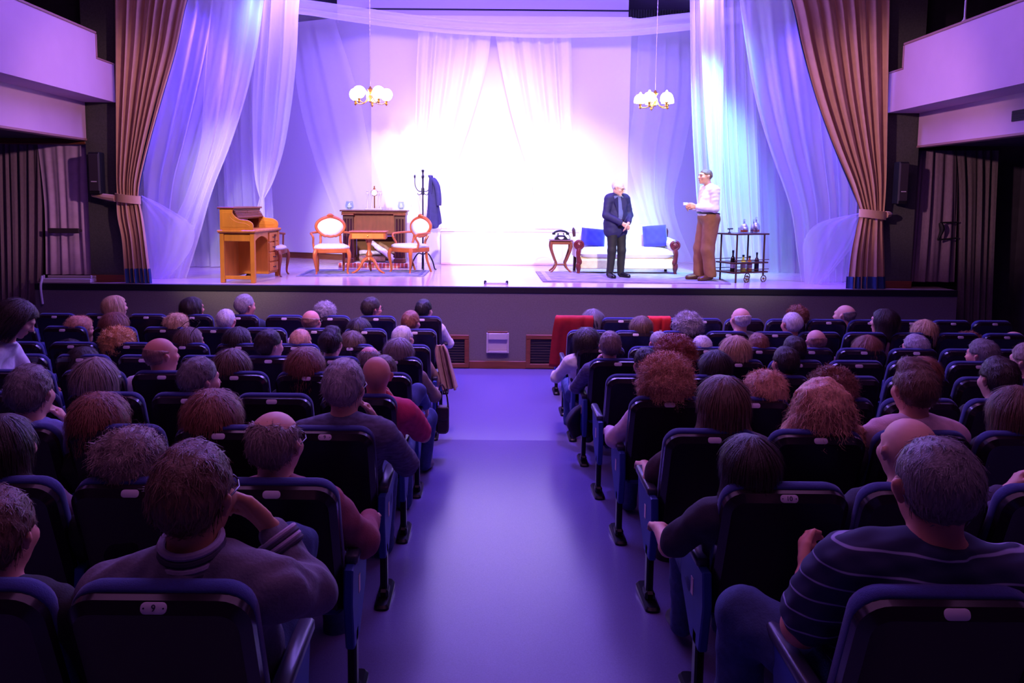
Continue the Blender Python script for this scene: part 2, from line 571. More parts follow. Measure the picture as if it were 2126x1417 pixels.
# balconies
def balcony(side, sgn, p_end, p_corner, p_low, p_beam, p_beam_top):
    # p_end: lower inner corner of the parapet at the proscenium; p_corner: end of the full height top rail
    E = at_y(*p_end, PYL - 0.05)
    x = E.x; z0 = E.z
    d = ray(*p_corner); tt = x / d.x
    yc = d.y * tt; ztop = CAM_Z + d.z * tt
    d = ray(*p_low); tt = x / d.x
    zlow = CAM_Z + d.z * tt
    B = at_y(*p_beam, PYL - 0.05)
    s = sgn
    th = 0.12
    o = struct('wall_balcony_' + side, bx(x, x + s * th, -3.4, yc, z0, ztop - 0.03), M['plaster'])
    o2 = struct('wall_balcony_step_' + side, bx(x, x + s * th, yc, PYL - 0.02, z0, zlow - 0.025), M['plaster'])
    struct('trim_balcony_' + side, bx(x - s * 0.015, x + s * (th + .02), -3.4, yc + .01, ztop - 0.03, ztop, 0.006), M['cap_wood'])
    struct('trim_balcony_step_' + side, bx(x - s * 0.01, x + s * (th + .02), yc, PYL - .02, zlow - 0.025, zlow, 0.006), M['cap_wood'])
    struct('trim_balcony_end_' + side, bx(x - s * 0.012, x + s * (th + .02), yc, yc + 0.025, zlow, ztop - .03, 0.005), M['cap_wood'])
    # soffit, lower beam face and the deck of the balcony
    xb = B.x; zb = B.z
    struct('ceiling_soffit_' + side, bx(x + s * th, xb + s * .12, -3.4, PYL - 0.02, z0, z0 + 0.10), M['plaster'])
    struct('wall_beam_' + side, bx(xb, xb + s * 0.12, -3.4, PYL - 0.02, zb, z0), M['plaster'])
    struct('trim_beam_' + side, bx(xb - s * .012, xb + s * 0.12, -3.4, PYL - .02, zb - 0.03, zb, .005), M['cap_wood'])
    xw = XL if s < 0 else XR
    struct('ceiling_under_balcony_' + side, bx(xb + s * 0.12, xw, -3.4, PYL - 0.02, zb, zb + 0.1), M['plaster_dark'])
    return x, z0, ztop, xb, zb

BAL_L = balcony('left', -1, (238, 212), (197, 65), (197, 117), (177, 287), None)
BAL_R = balcony('right', 1, (1843, 234), (1879, 89), (1876, 140), (1907, 302), None)
# grille on the right lower beam
d = ray(2124, 238); tt = BAL_R[3] / d.x
t = thing('air_grille', 'small dark louvred grille on the right balcony beam', 'vent', (BAL_R[3] - .012, d.y * tt, CAM_Z + d.z * tt), -PI / 2)
MB().box((0, 0.004, 0), (0.34, 0.012, 0.12), 0.003).build('frame', M['vent_dark'], t)
for k in range(5):
    MB().box((0, -0.006, -0.044 + 0.022 * k), (0.31, 0.012, 0.012), 0.002, Matrix.Rotation(.5, 3, 'X')).build('slat', M['vent_dark'], t)
# thin pole standing on the right balcony rail
d = ray(2003, 36); tt = (BAL_R[0] + .06) / d.x
p = Vector((BAL_R[0] + .06, d.y * tt, BAL_R[2]))
t = thing('balcony_pole', 'thin pale pole with a small foot on the right balcony rail', 'pole', p)
MB().lathe([(0.03, 0), (0.03, 0.02), (0.015, 0.04), (0.012, 0.06)], 10).build('foot', M['pipe'], t)
MB().tube([(0, 0, 0.05), (0, 0, 1.6)], 0.011, 8).build('rod', M['pipe'], t)

# stage house
struct('ceiling_stage', bx(-6.6, 6.9, PYL + 0.3, 17.8, 6.3, 6.45), M['ceil_white'])
struct('wall_stage_left', bx(-6.6, -6.4, PYL + 0.4, 17.8, 0, 6.35), M['stage_wall'])
struct('wall_stage_right', bx(6.7, 6.9, PYL + 0.4, 17.8, 0, 6.35), M['stage_wall'])
struct('wall_stage_back', bx(-6.6, 6.9, 17.6, 17.8, 0, 6.35), M['stage_wall'])
# boxed beam under the stage ceiling
YB = 14.95
za = at_y(1000, 12, YB).z; zb = at_y(1000, 50, YB).z
xa = at_y(700, 25, YB).x; xb = at_y(1305, 30, YB).x
t = struct('ceiling_beam', bx(xa, xb, YB, YB + 0.5, zb, 6.3), M['ceil_white'])
struct('trim_beam_groove', bx(xa, xb, YB - 0.006, YB, at_y(1000, 22, YB).z, at_y(1000, 18.5, YB).z), M['black'])
struct('trim_beam_pipe', MB().tube([(xa, YB - .03, at_y(1000, 43, YB).z), (xb, YB - .03, at_y(1000, 43, YB).z)], 0.018, 8), M['pipe'])
gx0 = xb + .01; gx1 = at_y(1450, 30, YB).x
t = thing('vent_louvre', 'black slatted vent under the stage ceiling above the right chandelier', 'vent', ((gx0 + gx1) / 2, YB, at_y(1370, 46, YB).z))
hh = at_y(1370, 20, YB).z - at_y(1370, 46, YB).z
MB().box((0, .06, hh / 2), (gx1 - gx0, .02, hh)).build('back', M['black'], t)
nk = 26
for k in range(nk):
    MB().box((-(gx1 - gx0) / 2 + (gx1 - gx0) * (k + .5) / nk, .02, hh / 2), (0.02, .05, hh), .003).build('slat', M['black'], t)

# backdrop: a bright centre flat, two angled side flats behind it, a low white ledge in the middle
YC = 14.55
xl = at_y(771, 300, YC).x; xr = at_y(1305, 300, YC).x
ztop = at_y(1000, 62, YC).z
struct('wall_backdrop_centre', bx(xl, xr, YC, YC + 0.04, STAGE_Z, ztop + .25), M['backdrop'])

def flat_panel(name, p0, p1, z0, z1, m, th=0.03, z0b=None):
    d = Vector((p1[0] - p0[0], p1[1] - p0[1], 0)); L = d.length
    mbp = MB(); n = Vector((-d.y, d.x, 0)).normalized() * th
    a = Vector((p0[0], p0[1], 0)); b = Vector((p1[0], p1[1], 0))
    zb0 = z0; zb1 = z0 if z0b is None else z0b
    P = [a + Vector((0, 0, zb0)), b + Vector((0, 0, zb1)), b + Vector((0, 0, z1)), a + Vector((0, 0, z1))]
    Q = [p + n for p in P]
    mbp.rings([P, Q])
    return struct(name, mbp, m)

pl0 = at_stage(712, 556); pl1 = at_stage(560, 529)
flat_panel('wall_backdrop_left', (xl + .15, YC + .06), (pl1.x - .9, pl1.y), STAGE_Z + .12, 5.72, M['backdrop'])
flat_panel('wall_backdrop_right', (xr - .15, YC + .06), (6.2, 16.2), STAGE_Z, 5.70, M['backdrop'])
# dark skirting strip below the left flat
flat_panel('baseboard_backdrop_left', (xl + .15, YC + .10), (pl1.x - .9, pl1.y + .05), STAGE_Z, STAGE_Z + .14, M['wood_trim'])
# low ledge
la = at_y(915, 545, 14.1); lb = at_y(1262, 545, 14.1)
lz = at_y(1040, 478, 14.1).z
t = thing('window_seat', 'long low white ledge below the sheer curtains at the back of the set', 'ledge', ((la.x + lb.x) / 2, 14.3, STAGE_Z))
w = lb.x - la.x
MB().box((0, 0, (lz - STAGE_Z) / 2), (w, .36, lz - STAGE_Z - .03), 0.01).build('front_panel', M['set_white'], t)
MB().box((0, -.01, lz - STAGE_Z - .012), (w + .02, .40, .03), 0.008).build('top_board', M['set_white'], t)
MB().box((0, -.19, .02), (w, .02, .035), 0.005).build('base_strip', mat('base_pink', (214, 170, 180), .6), t)

# ---------------- side curtains on the house front
YS = PYL + 0.12
zt = at_y(90, 297, YS).z
def C(px, py, y): return at_y(px, py, y)
dz = lambda y: floor_z(y)
o = sheet('side_curtain', [((XL + .02, YS, zt), (C(88, 300, YS).x, YS, zt), .5), ((XL + .02, YS, 1.6), (C(86, 450, YS).x, YS, 1.6), 1), ((XL + .02, YS, .02), (C(76, 590, YS).x, YS, .02), 1.2)],
      M['mauve_curtain'], 9, .028, 110, 30, 3)
o['label'] = 'mauve pleated curtain hanging to the floor at the left of the stage'; o['category'] = 'curtain'
x0 = C(80, 300, YS).x; x1 = pil[0][0] + .02
o = sheet('side_curtain', [((x0, YS - .03, zt), (x1, YS - .03, zt), .5), ((x0 + .05, YS - .03, 2.2), (x1 - .04, YS - .03, 2.2), .8), ((x0 + .02, YS - .03, STAGE_Z + .09), (x1 - .02, YS - .03, STAGE_Z + .09), 1.0)],
      M['mauve_backlit'], 4, .018, 70, 30, 8)
o['label'] = 'pale lilac curtain panel between the mauve curtain and the left pillar'; o['category'] = 'curtain'
struct('trim_pelmet_left', bx(XL, pil[0][0], YS - .12, YS - .02, zt - .02, zt + .12, .01), M['wood_trim'])
# rail in front of the pale panel, and the low white step under it
a = C(84, 473, YS - .12); b = C(166, 484, YS - .12)
t = thing('dark_rail', 'short dark wooden rail in front of the pale left curtain', 'rail', ((a.x + b.x) / 2, YS - .14, (a.z + b.z) / 2))
MB().box((0.06, 0, 0), (b.x - a.x - .12, .03, .07), .006).build('bar', M['vent_dark'], t)
for sx in (-1, 1):
    MB().box((.06 + sx * (b.x - a.x) * .36, .05, 0), (.03, .09, .03), .004).build('bracket', M['vent_dark'], t)
a = C(92, 586, 10.66); b = C(192, 572, 10.66)
t = thing('low_step', 'low white step on the stage edge beside the left pillar', 'step', ((a.x + b.x) / 2, 10.7, STAGE_Z))
MB().box((0, 0, .03), (b.x - a.x, .2, .055), .006).build('tread', M['box_white'], t)
MB().box((0, .06, .075), (b.x - a.x, .03, .03), .004).build('rear_ledge', M['box_white'], t)
for sx in (-1, 1):
    MB().box((sx * ((b.x - a.x) / 2 - .01), -.06, .08), (.02, .03, .05), .004).build('end_block', M['box_white'], t)
# thin white hose hanging over the stage edge at the far left
p = C(84, 574, STAGE_Y - .06)
o = MB().tube(smooth_path([(p.x - .03, STAGE_Y + .03, STAGE_Z + .09), (p.x, STAGE_Y - .03, STAGE_Z + .05), (p.x, STAGE_Y - .07, STAGE_Z - .05), (p.x + .01, STAGE_Y - .06, STAGE_Z - .28)], 14), .016, 8).build('hanging_strap', M['box_white'])
o['label'] = 'pale strap hanging over the left end of the stage edge'; o['category'] = 'strap'

zt = at_y(1950, 312, YS).z
x0 = pil[1][1] - .03
o = sheet('side_curtain', [((x0, YS, zt), (C(1990, 320, YS).x, YS, zt), .6), ((x0 - .02, YS, 2.2), (C(1988, 450, YS).x, YS, 2.2), 1), ((x0 - .04, YS, STAGE_Z + .08), (C(1982, 590, YS).x, YS, STAGE_Z + .08), 1.2)],
      M['mauve_curtain'], 5, .022, 70, 30, 5)
o['label'] = 'brownish curtain between the right pillar and the wall bracket'; o['category'] = 'curtain'
o = sheet('side_curtain', [((C(1978, 320, YS).x, YS - .05, zt), (C(2066, 330, YS).x, YS - .05, zt), .6), ((C(1984, 450, YS).x, YS - .05, 2.2), (C(2060, 450, YS).x, YS - .05, 2.2), 1), ((C(1990, 600, YS).x, YS - .05, .02), (C(2052, 700, YS).x, YS - .05, .02), 1.2)],
      M['dim_curtain'], 5, .022, 70, 30, 6)
o['label'] = 'dim brown floor length curtain right of the stage end'; o['category'] = 'curtain'
p = C(1950, 480, YS - .06)
t = thing('wall_bracket', 'small dark metal bracket on the curtain right of the stage', 'bracket', (p.x, YS - .07, p.z - .12))
MB().tube([(0, 0, .24), (.26, 0, .25)], .012, 8).build('top_arm', M['black'], t)
MB().tube([(-.02, 0, .0), (.26, 0, .03)], .012, 8).build('bottom_arm', M['black'], t)
MB().tube(smooth_path([(0, 0, .24), (.02, -.02, .14), (-.02, 0, .0)], 8), [.02, .03, .035, .035, .03, .022, .015, .012], 8).build('handle', M['black'], t)

# ---------------- loudspeakers on the pillars
def loudspeaker(px, py0, py1, label, wpx):
    y = PYL - .14
    a = at_y(px, py1, y); b = at_y(px, py0, y)
    h = b.z - a.z; w = wpx * .0067
    t = thing('loudspeaker', label, 'speaker', (a.x, y, a.z), group='loudspeakers on the pillars')
    MB().box((0, 0, h / 2), (w, .16, h), .012).build('cabinet', M['black'], t)
    MB().box((0, -.085, h / 2 + .01), (w * .86, .012, h * .88), .005).build('grille', M['vent_dark'], t)
    MB().box((0, -.093, h * .30), (w * .5, .004, .012)).build('badge', M['box_white'], t)
    MB().box((0, .10, h / 2), (.05, .08, .08), .01).build('wall_mount', M['black'], t)

loudspeaker(203, 316, 403, 'black loudspeaker on the left pillar beside the gold curtain', 23)
loudspeaker(1867, 336, 424, 'black loudspeaker on the right pillar beside the gold curtain', 20)
# ================================================================== house curtains and voile
def krow(y, py, x0, x1, a=1.0):
    return (at_y(x0, py, y), at_y(x1, py, y), a)

def house_curtain(label, keys_up, keys_dn, hem, lining, tie, Y, seed):
    t = thing('house_curtain', label, 'curtain', (0, Y, 0), group='gold house curtains')
    def off(k): return [(Vector(a) - Vector((0, Y, 0)), Vector(b) - Vector((0, Y, 0)), c) for a, b, c in k]
    sheet('upper_drape', off([krow(Y, *k) for k in keys_up]), M['gold_velvet'], 7.5, .036, 190, 44, seed, t, .25)
    sheet('lower_drape', off([krow(Y, *k) for k in keys_dn]), M['gold_velvet'], 5.5, .030, 120, 24, seed + 1, t, .2)
    sheet('hem_band', off([krow(Y - .012, *k) for k in hem]), M['blue_hem'], 5.5, .032, 90, 6, seed + 1, t, .2)
    sheet('lining_edge', off([krow(Y + .05, *k) for k in lining]), M['blue_lining'], 2, .02, 16, 40, seed + 3, t, .2)
    # tie back band: a ring round the gathered cloth with a tail to the pillar
    (tx0, tx1, ty, hx, hy) = tie
    a = at_y(tx0, ty, Y) - Vector((0, Y, 0)); b = at_y(tx1, ty, Y) - Vector((0, Y, 0))
    c = (a + b) / 2; rx = abs(b.x - a.x) / 2 + .02
    R0 = []; R1 = []; R2 = []; R3 = []
    for k in range(24):
        an = 2 * PI * k / 24
        px = math.cos(an) * rx; pyv = math.sin(an) * .12
        tilt = -.02 * math.cos(an)
        for R, dz_, s in ((R0, -.055, 1), (R1, .055, 1), (R2, .055, .93), (R3, -.055, .93)):
            R.append(Vector((c.x + px * s, pyv * s, c.z + dz_ + tilt)))
    mbt = MB(); mbt.rings([R0, R1, R2, R3, R0], False, False)
    mbt.build('tie_band', M['gold_velvet'], t)
    h = at_y(hx, hy, Y) - Vector((0, Y, 0))
    sg = 1 if h.x > c.x else -1
    mbt = MB()
    pts = [Vector((c.x + sg * rx * .9, -.04, c.z)), Vector(((c.x + sg * rx + h.x) / 2, -.03, (c.z + h.z) / 2)), Vector((h.x, .0, h.z))]
    mbt.tube(pts, [.05, .042, .03], 8, flat=1.0)
    mbt.build('tie_tail', M['gold_velvet'], t)
    return t

house_curtain('gold house curtain left of the stage, tied back with blue hem',
    [(-130, 236, 425), (0, 238, 388, ), (100, 239, 366), (200, 240, 337), (300, 241, 309), (370, 242, 292), (408, 243, 287, .55)],
    [(408, 243, 287, .5), (450, 246, 296, .8), (500, 256, 303), (585, 262, 313, 1.1)],
    [(557, 262, 312), (588, 264, 315)],
    [(-130, 420, 432), (0, 376, 389), (100, 355, 367), (200, 327, 338), (300, 299, 310), (400, 283, 288)],
    (243, 288, 412, 192, 404), 10.67, 11)
house_curtain('gold house curtain right of the stage, tied back with blue hem',
    [(-130, 1600, 1846), (0, 1645, 1846), (100, 1668, 1844), (200, 1695, 1842), (300, 1731, 1840), (380, 1765, 1838), (440, 1787, 1835, .55)],
    [(440, 1787, 1835, .5), (480, 1778, 1835, .8), (530, 1768, 1837), (602, 1760, 1839, 1.1)],
    [(574, 1759, 1839), (604, 1757, 1840)],
    [(-130, 1596, 1606), (0, 1641, 1650), (100, 1664, 1672), (200, 1692, 1699), (300, 1728, 1734), (430, 1783, 1787)],
    (1787, 1836, 445, 1848, 444), 10.67, 21)

def voile(name, label, rows, Y, folds, amp, m='sheer', nu=110, nv=50, seed=0, cat='curtain'):
    keys = []
    for r in rows:
        yL = Y if len(r) < 5 else r[4]; yR = Y if len(r) < 6 else r[5]
        keys.append((at_y(r[1], r[0], yL), at_y(r[2], r[0], yR), r[3] if len(r) > 3 else 1.0))
    o = sheet(name, keys, M[m], folds, amp, nu, nv, seed, None, .35)
    o['label'] = label; o['category'] = cat; o['group'] = 'white voile drapes on the stage'
    return o

# left: wide voile swept to the left tie and falling to the floor
voile('voile_drape', 'wide sheer white drape left of the desk, swept to the gold curtain', [
    (-120, 330, 566), (0, 345, 549), (100, 330, 533), (200, 310, 510), (300, 292, 478), (370, 282, 450), (440, 284, 428), (520, 300, 405), (586, 318, 383)], 11.5, 5, .06, 'sheer', 140, 60, 31)
voile('voile_drape', 'white gathered edge fold of the big left drape', [
    (-120, 440, 566), (0, 440, 548), (100, 432, 534), (200, 425, 511), (300, 418, 479), (400, 390, 440), (480, 355, 418), (586, 325, 385)], 11.34, 3, .035, 'sheer', 100, 60, 33)
voile('voile_swag', 'sheer swag of the left drape hanging at the tie band', [
    (404, 284, 292, .3), (430, 284, 345), (470, 288, 400), (520, 296, 395), (584, 300, 345)], 11.2, 3, .015, 'sheer_thin', 60, 30, 35)
# left: second drape, gathered behind the desk
voile('voile_drape', 'narrow sheer drape gathered behind the writing desk', [
    (-120, 540, 640), (0, 540, 622), (100, 533, 617), (200, 526, 608), (300, 527, 592), (370, 531, 571), (412, 540, 549, .3)], 12.6, 3, .05, 'sheer_dense', 90, 44, 37)
voile('voile_tail', 'white tail of the gathered drape behind the writing desk', [
    (408, 540, 549, .3), (450, 531, 551), (500, 527, 552), (548, 524, 553)], 12.6, 2, .03, 'sheer_dense', 40, 24, 38)
# far left thin voile in front of the side
voile('voile_drape', 'thin sheer backcloth at the left of the stage behind the big drape', [
    (-120, 300, 560), (300, 300, 560), (553, 310, 575)], 13.2, 12, .04, 'sheer_thin', 120, 30, 39)
# right: cyan lit pleated drape behind the actor in the white shirt
voile('voile_drape', 'pleated white drape behind the standing man in the white shirt', [
    (-120, 1432, 1560), (0, 1433, 1562), (200, 1436, 1568), (350, 1443, 1574), (450, 1452, 1578), (573, 1478, 1582)], 12.75, 8, .045, 'sheer_dense', 130, 46, 41)
voile('voile_fall', 'bright straight fall of white cloth beside the man in brown trousers', [
    (-120, 1450, 1502, .6), (100, 1456, 1502), (300, 1468, 1501), (420, 1480, 1499), (520, 1483, 1498), (580, 1484, 1497)], 12.35, 2, .025, 'sheer_dense', 40, 34, 42)
# right: wide voile swept to the right tie
voile('voile_drape', 'wide sheer white drape right of the drinks cart, swept to the gold curtain', [
    (-120, 1515, 1790), (0, 1534, 1800), (100, 1548, 1806), (200, 1566, 1812), (300, 1594, 1806), (400, 1630, 1798), (450, 1644, 1792), (520, 1654, 1780), (597, 1666, 1770)], 11.5, 6, .055, 'sheer', 140, 60, 43)
voile('voile_swag', 'sheer swag of the right drape hanging at the tie band', [
    (442, 1782, 1792, .3), (462, 1700, 1790), (500, 1668, 1778), (550, 1668, 1740), (596, 1670, 1700)], 11.2, 3, .015, 'sheer_thin', 60, 30, 44)
voile('voile_drape', 'thin sheer backcloth at the right of the stage behind the drinks cart', [
    (-120, 1545, 1800), (300, 1550, 1800), (570, 1560, 1800)], 13.0, 11, .05, 'sheer', 120, 30, 45)
# centre pair in front of the backdrop
voile('voile_drape', 'left half of the parted sheer curtain in the middle of the backdrop', [
    (66, 868, 1020), (140, 864, 1010), (230, 862, 985), (300, 860, 962), (370, 862, 938), (430, 872, 925, .8), (474, 890, 930, .8)], 14.3, 5, .045, 'sheer_front', 110, 40, 51)
voile('voile_drape', 'right half of the parted sheer curtain in the middle of the backdrop', [
    (68, 1028, 1186), (140, 1040, 1188), (230, 1060, 1190), (300, 1080, 1192), (370, 1102, 1194), (430, 1112, 1190, .8), (474, 1112, 1170, .8)], 14.3, 5, .045, 'sheer_front', 110, 40, 52)
voile('voile_swag', 'pale voile gathered to a point above the white ledge in the parted curtain', [
    (335, 950, 1100), (365, 945, 1106), (395, 952, 1102), (440, 985, 1068), (474, 1022, 1048, .3)], 14.24, 5, .02, 'sheer_thin', 90, 40, 53)
voile('voile_tail', 'lilac tail of voile hanging in front of the white ledge', [
    (474, 1030, 1042, .3), (510, 1034, 1049), (541, 1032, 1052)], 14.08, 2, .012, 'sheer_dense', 30, 20, 54)
# loose voile sweeps over the left flat
voile('voile_drape', 'loose sheer sweep over the left side of the backdrop', [
    (26, 600, 690), (200, 620, 745), (320, 650, 770), (430, 690, 800), (540, 730, 800)], 14.42, 3, .03, 'sheer_faint', 80, 40, 55)
voile('voile_drape', 'loose sheer sweep over the right side of the backdrop', [
    (62, 1325, 1440), (200, 1318, 1440), (320, 1305, 1420), (430, 1330, 1400), (545, 1370, 1440)], 14.4, 4, .04, 'sheer_faint', 80, 40, 56)
# canopy band looped under the ceiling
pts = [(590, -6, 27, 13.0), (650, 2, 34, 13.4), (700, 9, 42, 13.8), (770, 19, 52, 14.05), (850, 30, 62, 14.1), (930, 39, 70, 14.12), (1010, 45, 75, 14.12), (1100, 48, 79, 14.12),
       (1200, 47, 79, 14.12), (1300, 42, 76, 14.1), (1380, 32, 69, 13.9), (1450, 24, 61, 13.6), (1540, 12, 48, 13.2)]
keys = [(at_y(x, a, y), at_y(x, b, y), 1.0) for x, a, b, y in pts]
o = sheet('voile_canopy', keys, M['sheer_dense'], 2.2, .03, 24, 90, 61, None, .3)
o['label'] = 'long white canopy band looped below the stage ceiling'; o['category'] = 'canopy'
# ================================================================== furniture on the stage
M['pine'] = mat('pine', (198, 124, 44), .4, var=.16, scale=5, stretch=(2, 2, .5))
M['pine_dark'] = mat('pine_dark', (120, 58, 28), .45, var=.15, scale=5)
M['cherry'] = mat('cherry', (170, 84, 44), .3, var=.15, scale=8)
M['mahogany'] = mat('mahogany', (88, 42, 34), .35, var=.18, scale=6, stretch=(1, 1, .3))
M['mahogany_light'] = mat('mahogany_light', (128, 66, 44), .35, var=.15, scale=6, stretch=(3, 1, 1))
M['dark_wood'] = mat('dark_wood', (56, 24, 30), .3, var=.2, scale=8)
M['stripe_silk'] = wave_mat('stripe_silk', (238, 228, 214), (160, 170, 200), 14, 'X', .6, .4, .6)
M['back_silk'] = mat('back_silk', (236, 226, 220), .7, var=.04, scale=30)
M['brass'] = mat('brass', (196, 140, 60), .25, metal=.9)
M['iron'] = mat('iron', (40, 38, 60), .4, metal=.4)
M['log'] = mat('log_bark', (150, 116, 84), .85, var=.3, scale=18, bump=.5, bscale=30)
M['log_pale'] = mat('log_birch', (206, 196, 196), .8, var=.25, scale=20, bump=.3, bscale=40)
M['brick'] = mat('brick', (176, 74, 58), .85, var=.18, scale=20)
M['mortar'] = mat('mortar', (214, 200, 190), .9)
M['soot'] = mat('soot', (110, 70, 44), .9)
def thin_glass(name, rgb, mixf):
    m = bpy.data.materials.new(name); m.use_nodes = True; nt = m.node_tree
    nt.nodes.remove(nt.nodes['Principled BSDF'])
    g = nt.nodes.new('ShaderNodeBsdfGlossy'); g.inputs['Roughness'].default_value = .08; g.inputs['Color'].default_value = (*lin(rgb), 1)
    tr = nt.nodes.new('ShaderNodeBsdfTransparent'); tr.inputs['Color'].default_value = (*lin(rgb), 1)
    mx = nt.nodes.new('ShaderNodeMixShader'); mx.inputs[0].default_value = mixf
    nt.links.new(tr.outputs[0], mx.inputs[1]); nt.links.new(g.outputs[0], mx.inputs[2]); nt.links.new(mx.outputs[0], nt.nodes['Material Output'].inputs['Surface'])
    return m
M['glass'] = thin_glass('glass', (244, 242, 248), .15)
M['glass_blue'] = thin_glass('glass_blue', (238, 246, 250), .07)
M['crystal'] = mat('crystal', (232, 225, 232), .12, trans=.5)
M['coat_navy'] = mat('coat_navy', (44, 38, 92), .85, var=.1, scale=20)
M['phone'] = mat('phone', (24, 24, 40), .25)
M['sofa_cover'] = mat('sofa_cover', (232, 228, 226), .8, var=.05, scale=8, bump=.25, bscale=12)
M['sofa_beige'] = mat('sofa_beige', (206, 184, 146), .85, var=.10, scale=16, bump=.2, bscale=40)
M['pillow'] = mat('pillow_blue', (40, 30, 150), .8, var=.08, scale=12, sheen=.3)
M['rosewood'] = mat('rosewood', (96, 32, 40), .25, var=.2, scale=8)
M['cart_wood'] = mat('cart_wood', (74, 42, 36), .35, var=.15, scale=10)

def arc(c, r, a0, a1, n, plane='xz', sq=1.0):
    out = []
    for k in range(n):
        a = a0 + (a1 - a0) * k / (n - 1)
        u, v = r * math.cos(a), r * math.sin(a) * sq
        out.append(Vector((c[0] + u, c[1], c[2] + v)) if plane == 'xz' else Vector((c[0] + u, c[1] + v, c[2])) if plane == 'xy' else Vector((c[0], c[1] + u, c[2] + v)))
    return out

# ---------------- roll top writing desk: its end faces the house, its front faces the middle of the stage
a = at_stage(457, 587); b = at_stage(530, 587)
DY = a.y + .02
t = thing('writing_desk', 'honey pine roll top writing desk at the left of the stage', 'desk', (a.x, DY, STAGE_Z), math.radians(-3))
Wd = (b.x - a.x) * 1.02; Ln = 1.10; TH = .725; HT = 1.055
for (x, y) in ((.03, .03), (Wd - .03, .03), (.03, Ln - .03), (Wd - .03, Ln - .03)):
    MB().box((x, y, (TH - .03) / 2), (.062, .062, TH - .03), .006).build('leg', M['pine'], t)
for y in (.03, Ln - .03):
    MB().box((Wd / 2, y, TH - .085), (Wd - .12, .03, .11), .004).build('end_rail', M['pine'], t)
    MB().box((Wd / 2, y, .075), (Wd - .12, .03, .05), .004).build('stretcher', M['pine'], t)
MB().box((.02, Ln / 2, TH / 2), (.02, Ln - .12, TH - .08), .003).build('back_panel', M['pine'], t)
# pedestal with drawers at the far end
MB().box((Wd / 2, Ln * .76, TH / 2 + .02), (Wd - .04, Ln * .38, TH - .10), .005).build('pedestal', M['pine'], t)
for k in range(4):
    z = .11 + k * .148
    dr = MB().box((Wd - .012, Ln * .76, z + .06), (.022, Ln * .34, .13), .006).build('drawer', M['pine'], t)
    MB().tube(smooth_path([(Wd + .002, Ln * .76 - .05, z + .06), (Wd + .022, Ln * .76, z + .052), (Wd + .002, Ln * .76 + .05, z + .06)], 8), .006, 6).build('handle', M['iron'], dr)
# scalloped apron over the knee hole
pts = [(.06, TH - .03), (.06, TH - .15)]
for k in range(13):
    q = k / 12; pts.append((.06 + q * (Ln * .5), TH - .15 + .07 * abs(math.sin(PI * q)) ** .8))
pts += [(.06 + Ln * .5, TH - .15), (.06 + Ln * .5, TH - .03)]
MB().prism(pts, lambda x, s, d: Vector((Wd - .03 + d, x, s)), [(0, 0), (0, .02)]).build('apron', M['pine'], t)
MB().box((Wd / 2, Ln / 2, TH), (Wd + .05, Ln + .05, .032), .008).build('worktop', M['pine'], t)
MB().box((Wd / 2, Ln / 2, TH - .022), (Wd + .03, Ln + .03, .012), .003).build('worktop_moulding', M['pine_dark'], t)
# S-curved end boards
pr = [(.01, TH + .016), (Wd - .02, TH + .016)]
pr += [tuple(q)[:2] for q in [catmull([(Wd - .01, TH + .05), (Wd - .02, TH + .11), (Wd - .09, TH + .155), (Wd - .22, TH + .175), (Wd - .30, TH + .25), (Wd * .42, HT - .02)], k / 18) for k in range(19)]]
pr += [(.01, HT - .02)]
inner = [(.05, TH + .055), (Wd - .07, TH + .055)] + [tuple(q)[:2] for q in [catmull([(Wd - .06, TH + .08), (Wd - .12, TH + .115), (Wd - .24, TH + .135), (Wd - .33, TH + .20), (Wd * .36, HT - .07)], k / 12) for k in range(13)]] + [(.05, HT - .07)]
for y in (0.0, Ln - .028):
    e = MB().prism(pr, lambda x, s, d, y=y: Vector((x, y + d, s)), [(.004, 0), (0, .004), (0, .024), (.004, .028)]).build('roll_end', M['pine'], t)
    MB().prism(inner, lambda x, s, d, y=y: Vector((x, y - .004 + d, s)), [(.004, 0), (0, .006)]).build('fielded_panel', M['pine'], e)
MB().box((Wd * .21, Ln / 2, HT - .006), (Wd * .42 + .04, Ln + .04, .026), .006).build('top_board', M['pine_dark'], t)
MB().box((.02, Ln / 2, (TH + HT) / 2), (.02, Ln - .06, HT - TH - .03)).build('back_board', M['pine_dark'], t)
# pigeon holes and small drawers inside
for k in range(3):
    MB().box((Wd * .22, .06 + (Ln - .12) * k / 2, TH + .15), (Wd * .36, .014, .28)).build('divider', M['pine_dark'], t)
MB().box((Wd * .22, Ln / 2, TH + .17), (Wd * .36, Ln - .08, .014)).build('shelf', M['pine_dark'], t)
for k in range(2):
    y = .06 + (Ln - .12) * (k + .5) / 2
    dr = MB().box((Wd * .40, y, TH + .24), (.02, (Ln - .2) / 2, .10), .005).build('drawer', M['pine_dark'], t)
    for q in (-.14, .14):
        MB().lathe([(.006, 0), (.012, .008), (.012, .016), (.0, .022)], 8, (Wd * .40 + .01, y + q, TH + .24), Matrix.Rotation(PI / 2, 3, 'Y')).build('knob', M['brass'], dr)
# tambour slats, rolled up under the top
for k in range(7):
    q = catmull([(Wd * .43, HT - .03), (Wd * .50, HT - .09), (Wd * .55, HT - .14)], k / 6)
    MB().box((q[0] - .02, Ln / 2, q[1]), (.016, Ln - .06, .018), .005).build('slat', M['pine_dark'], t)

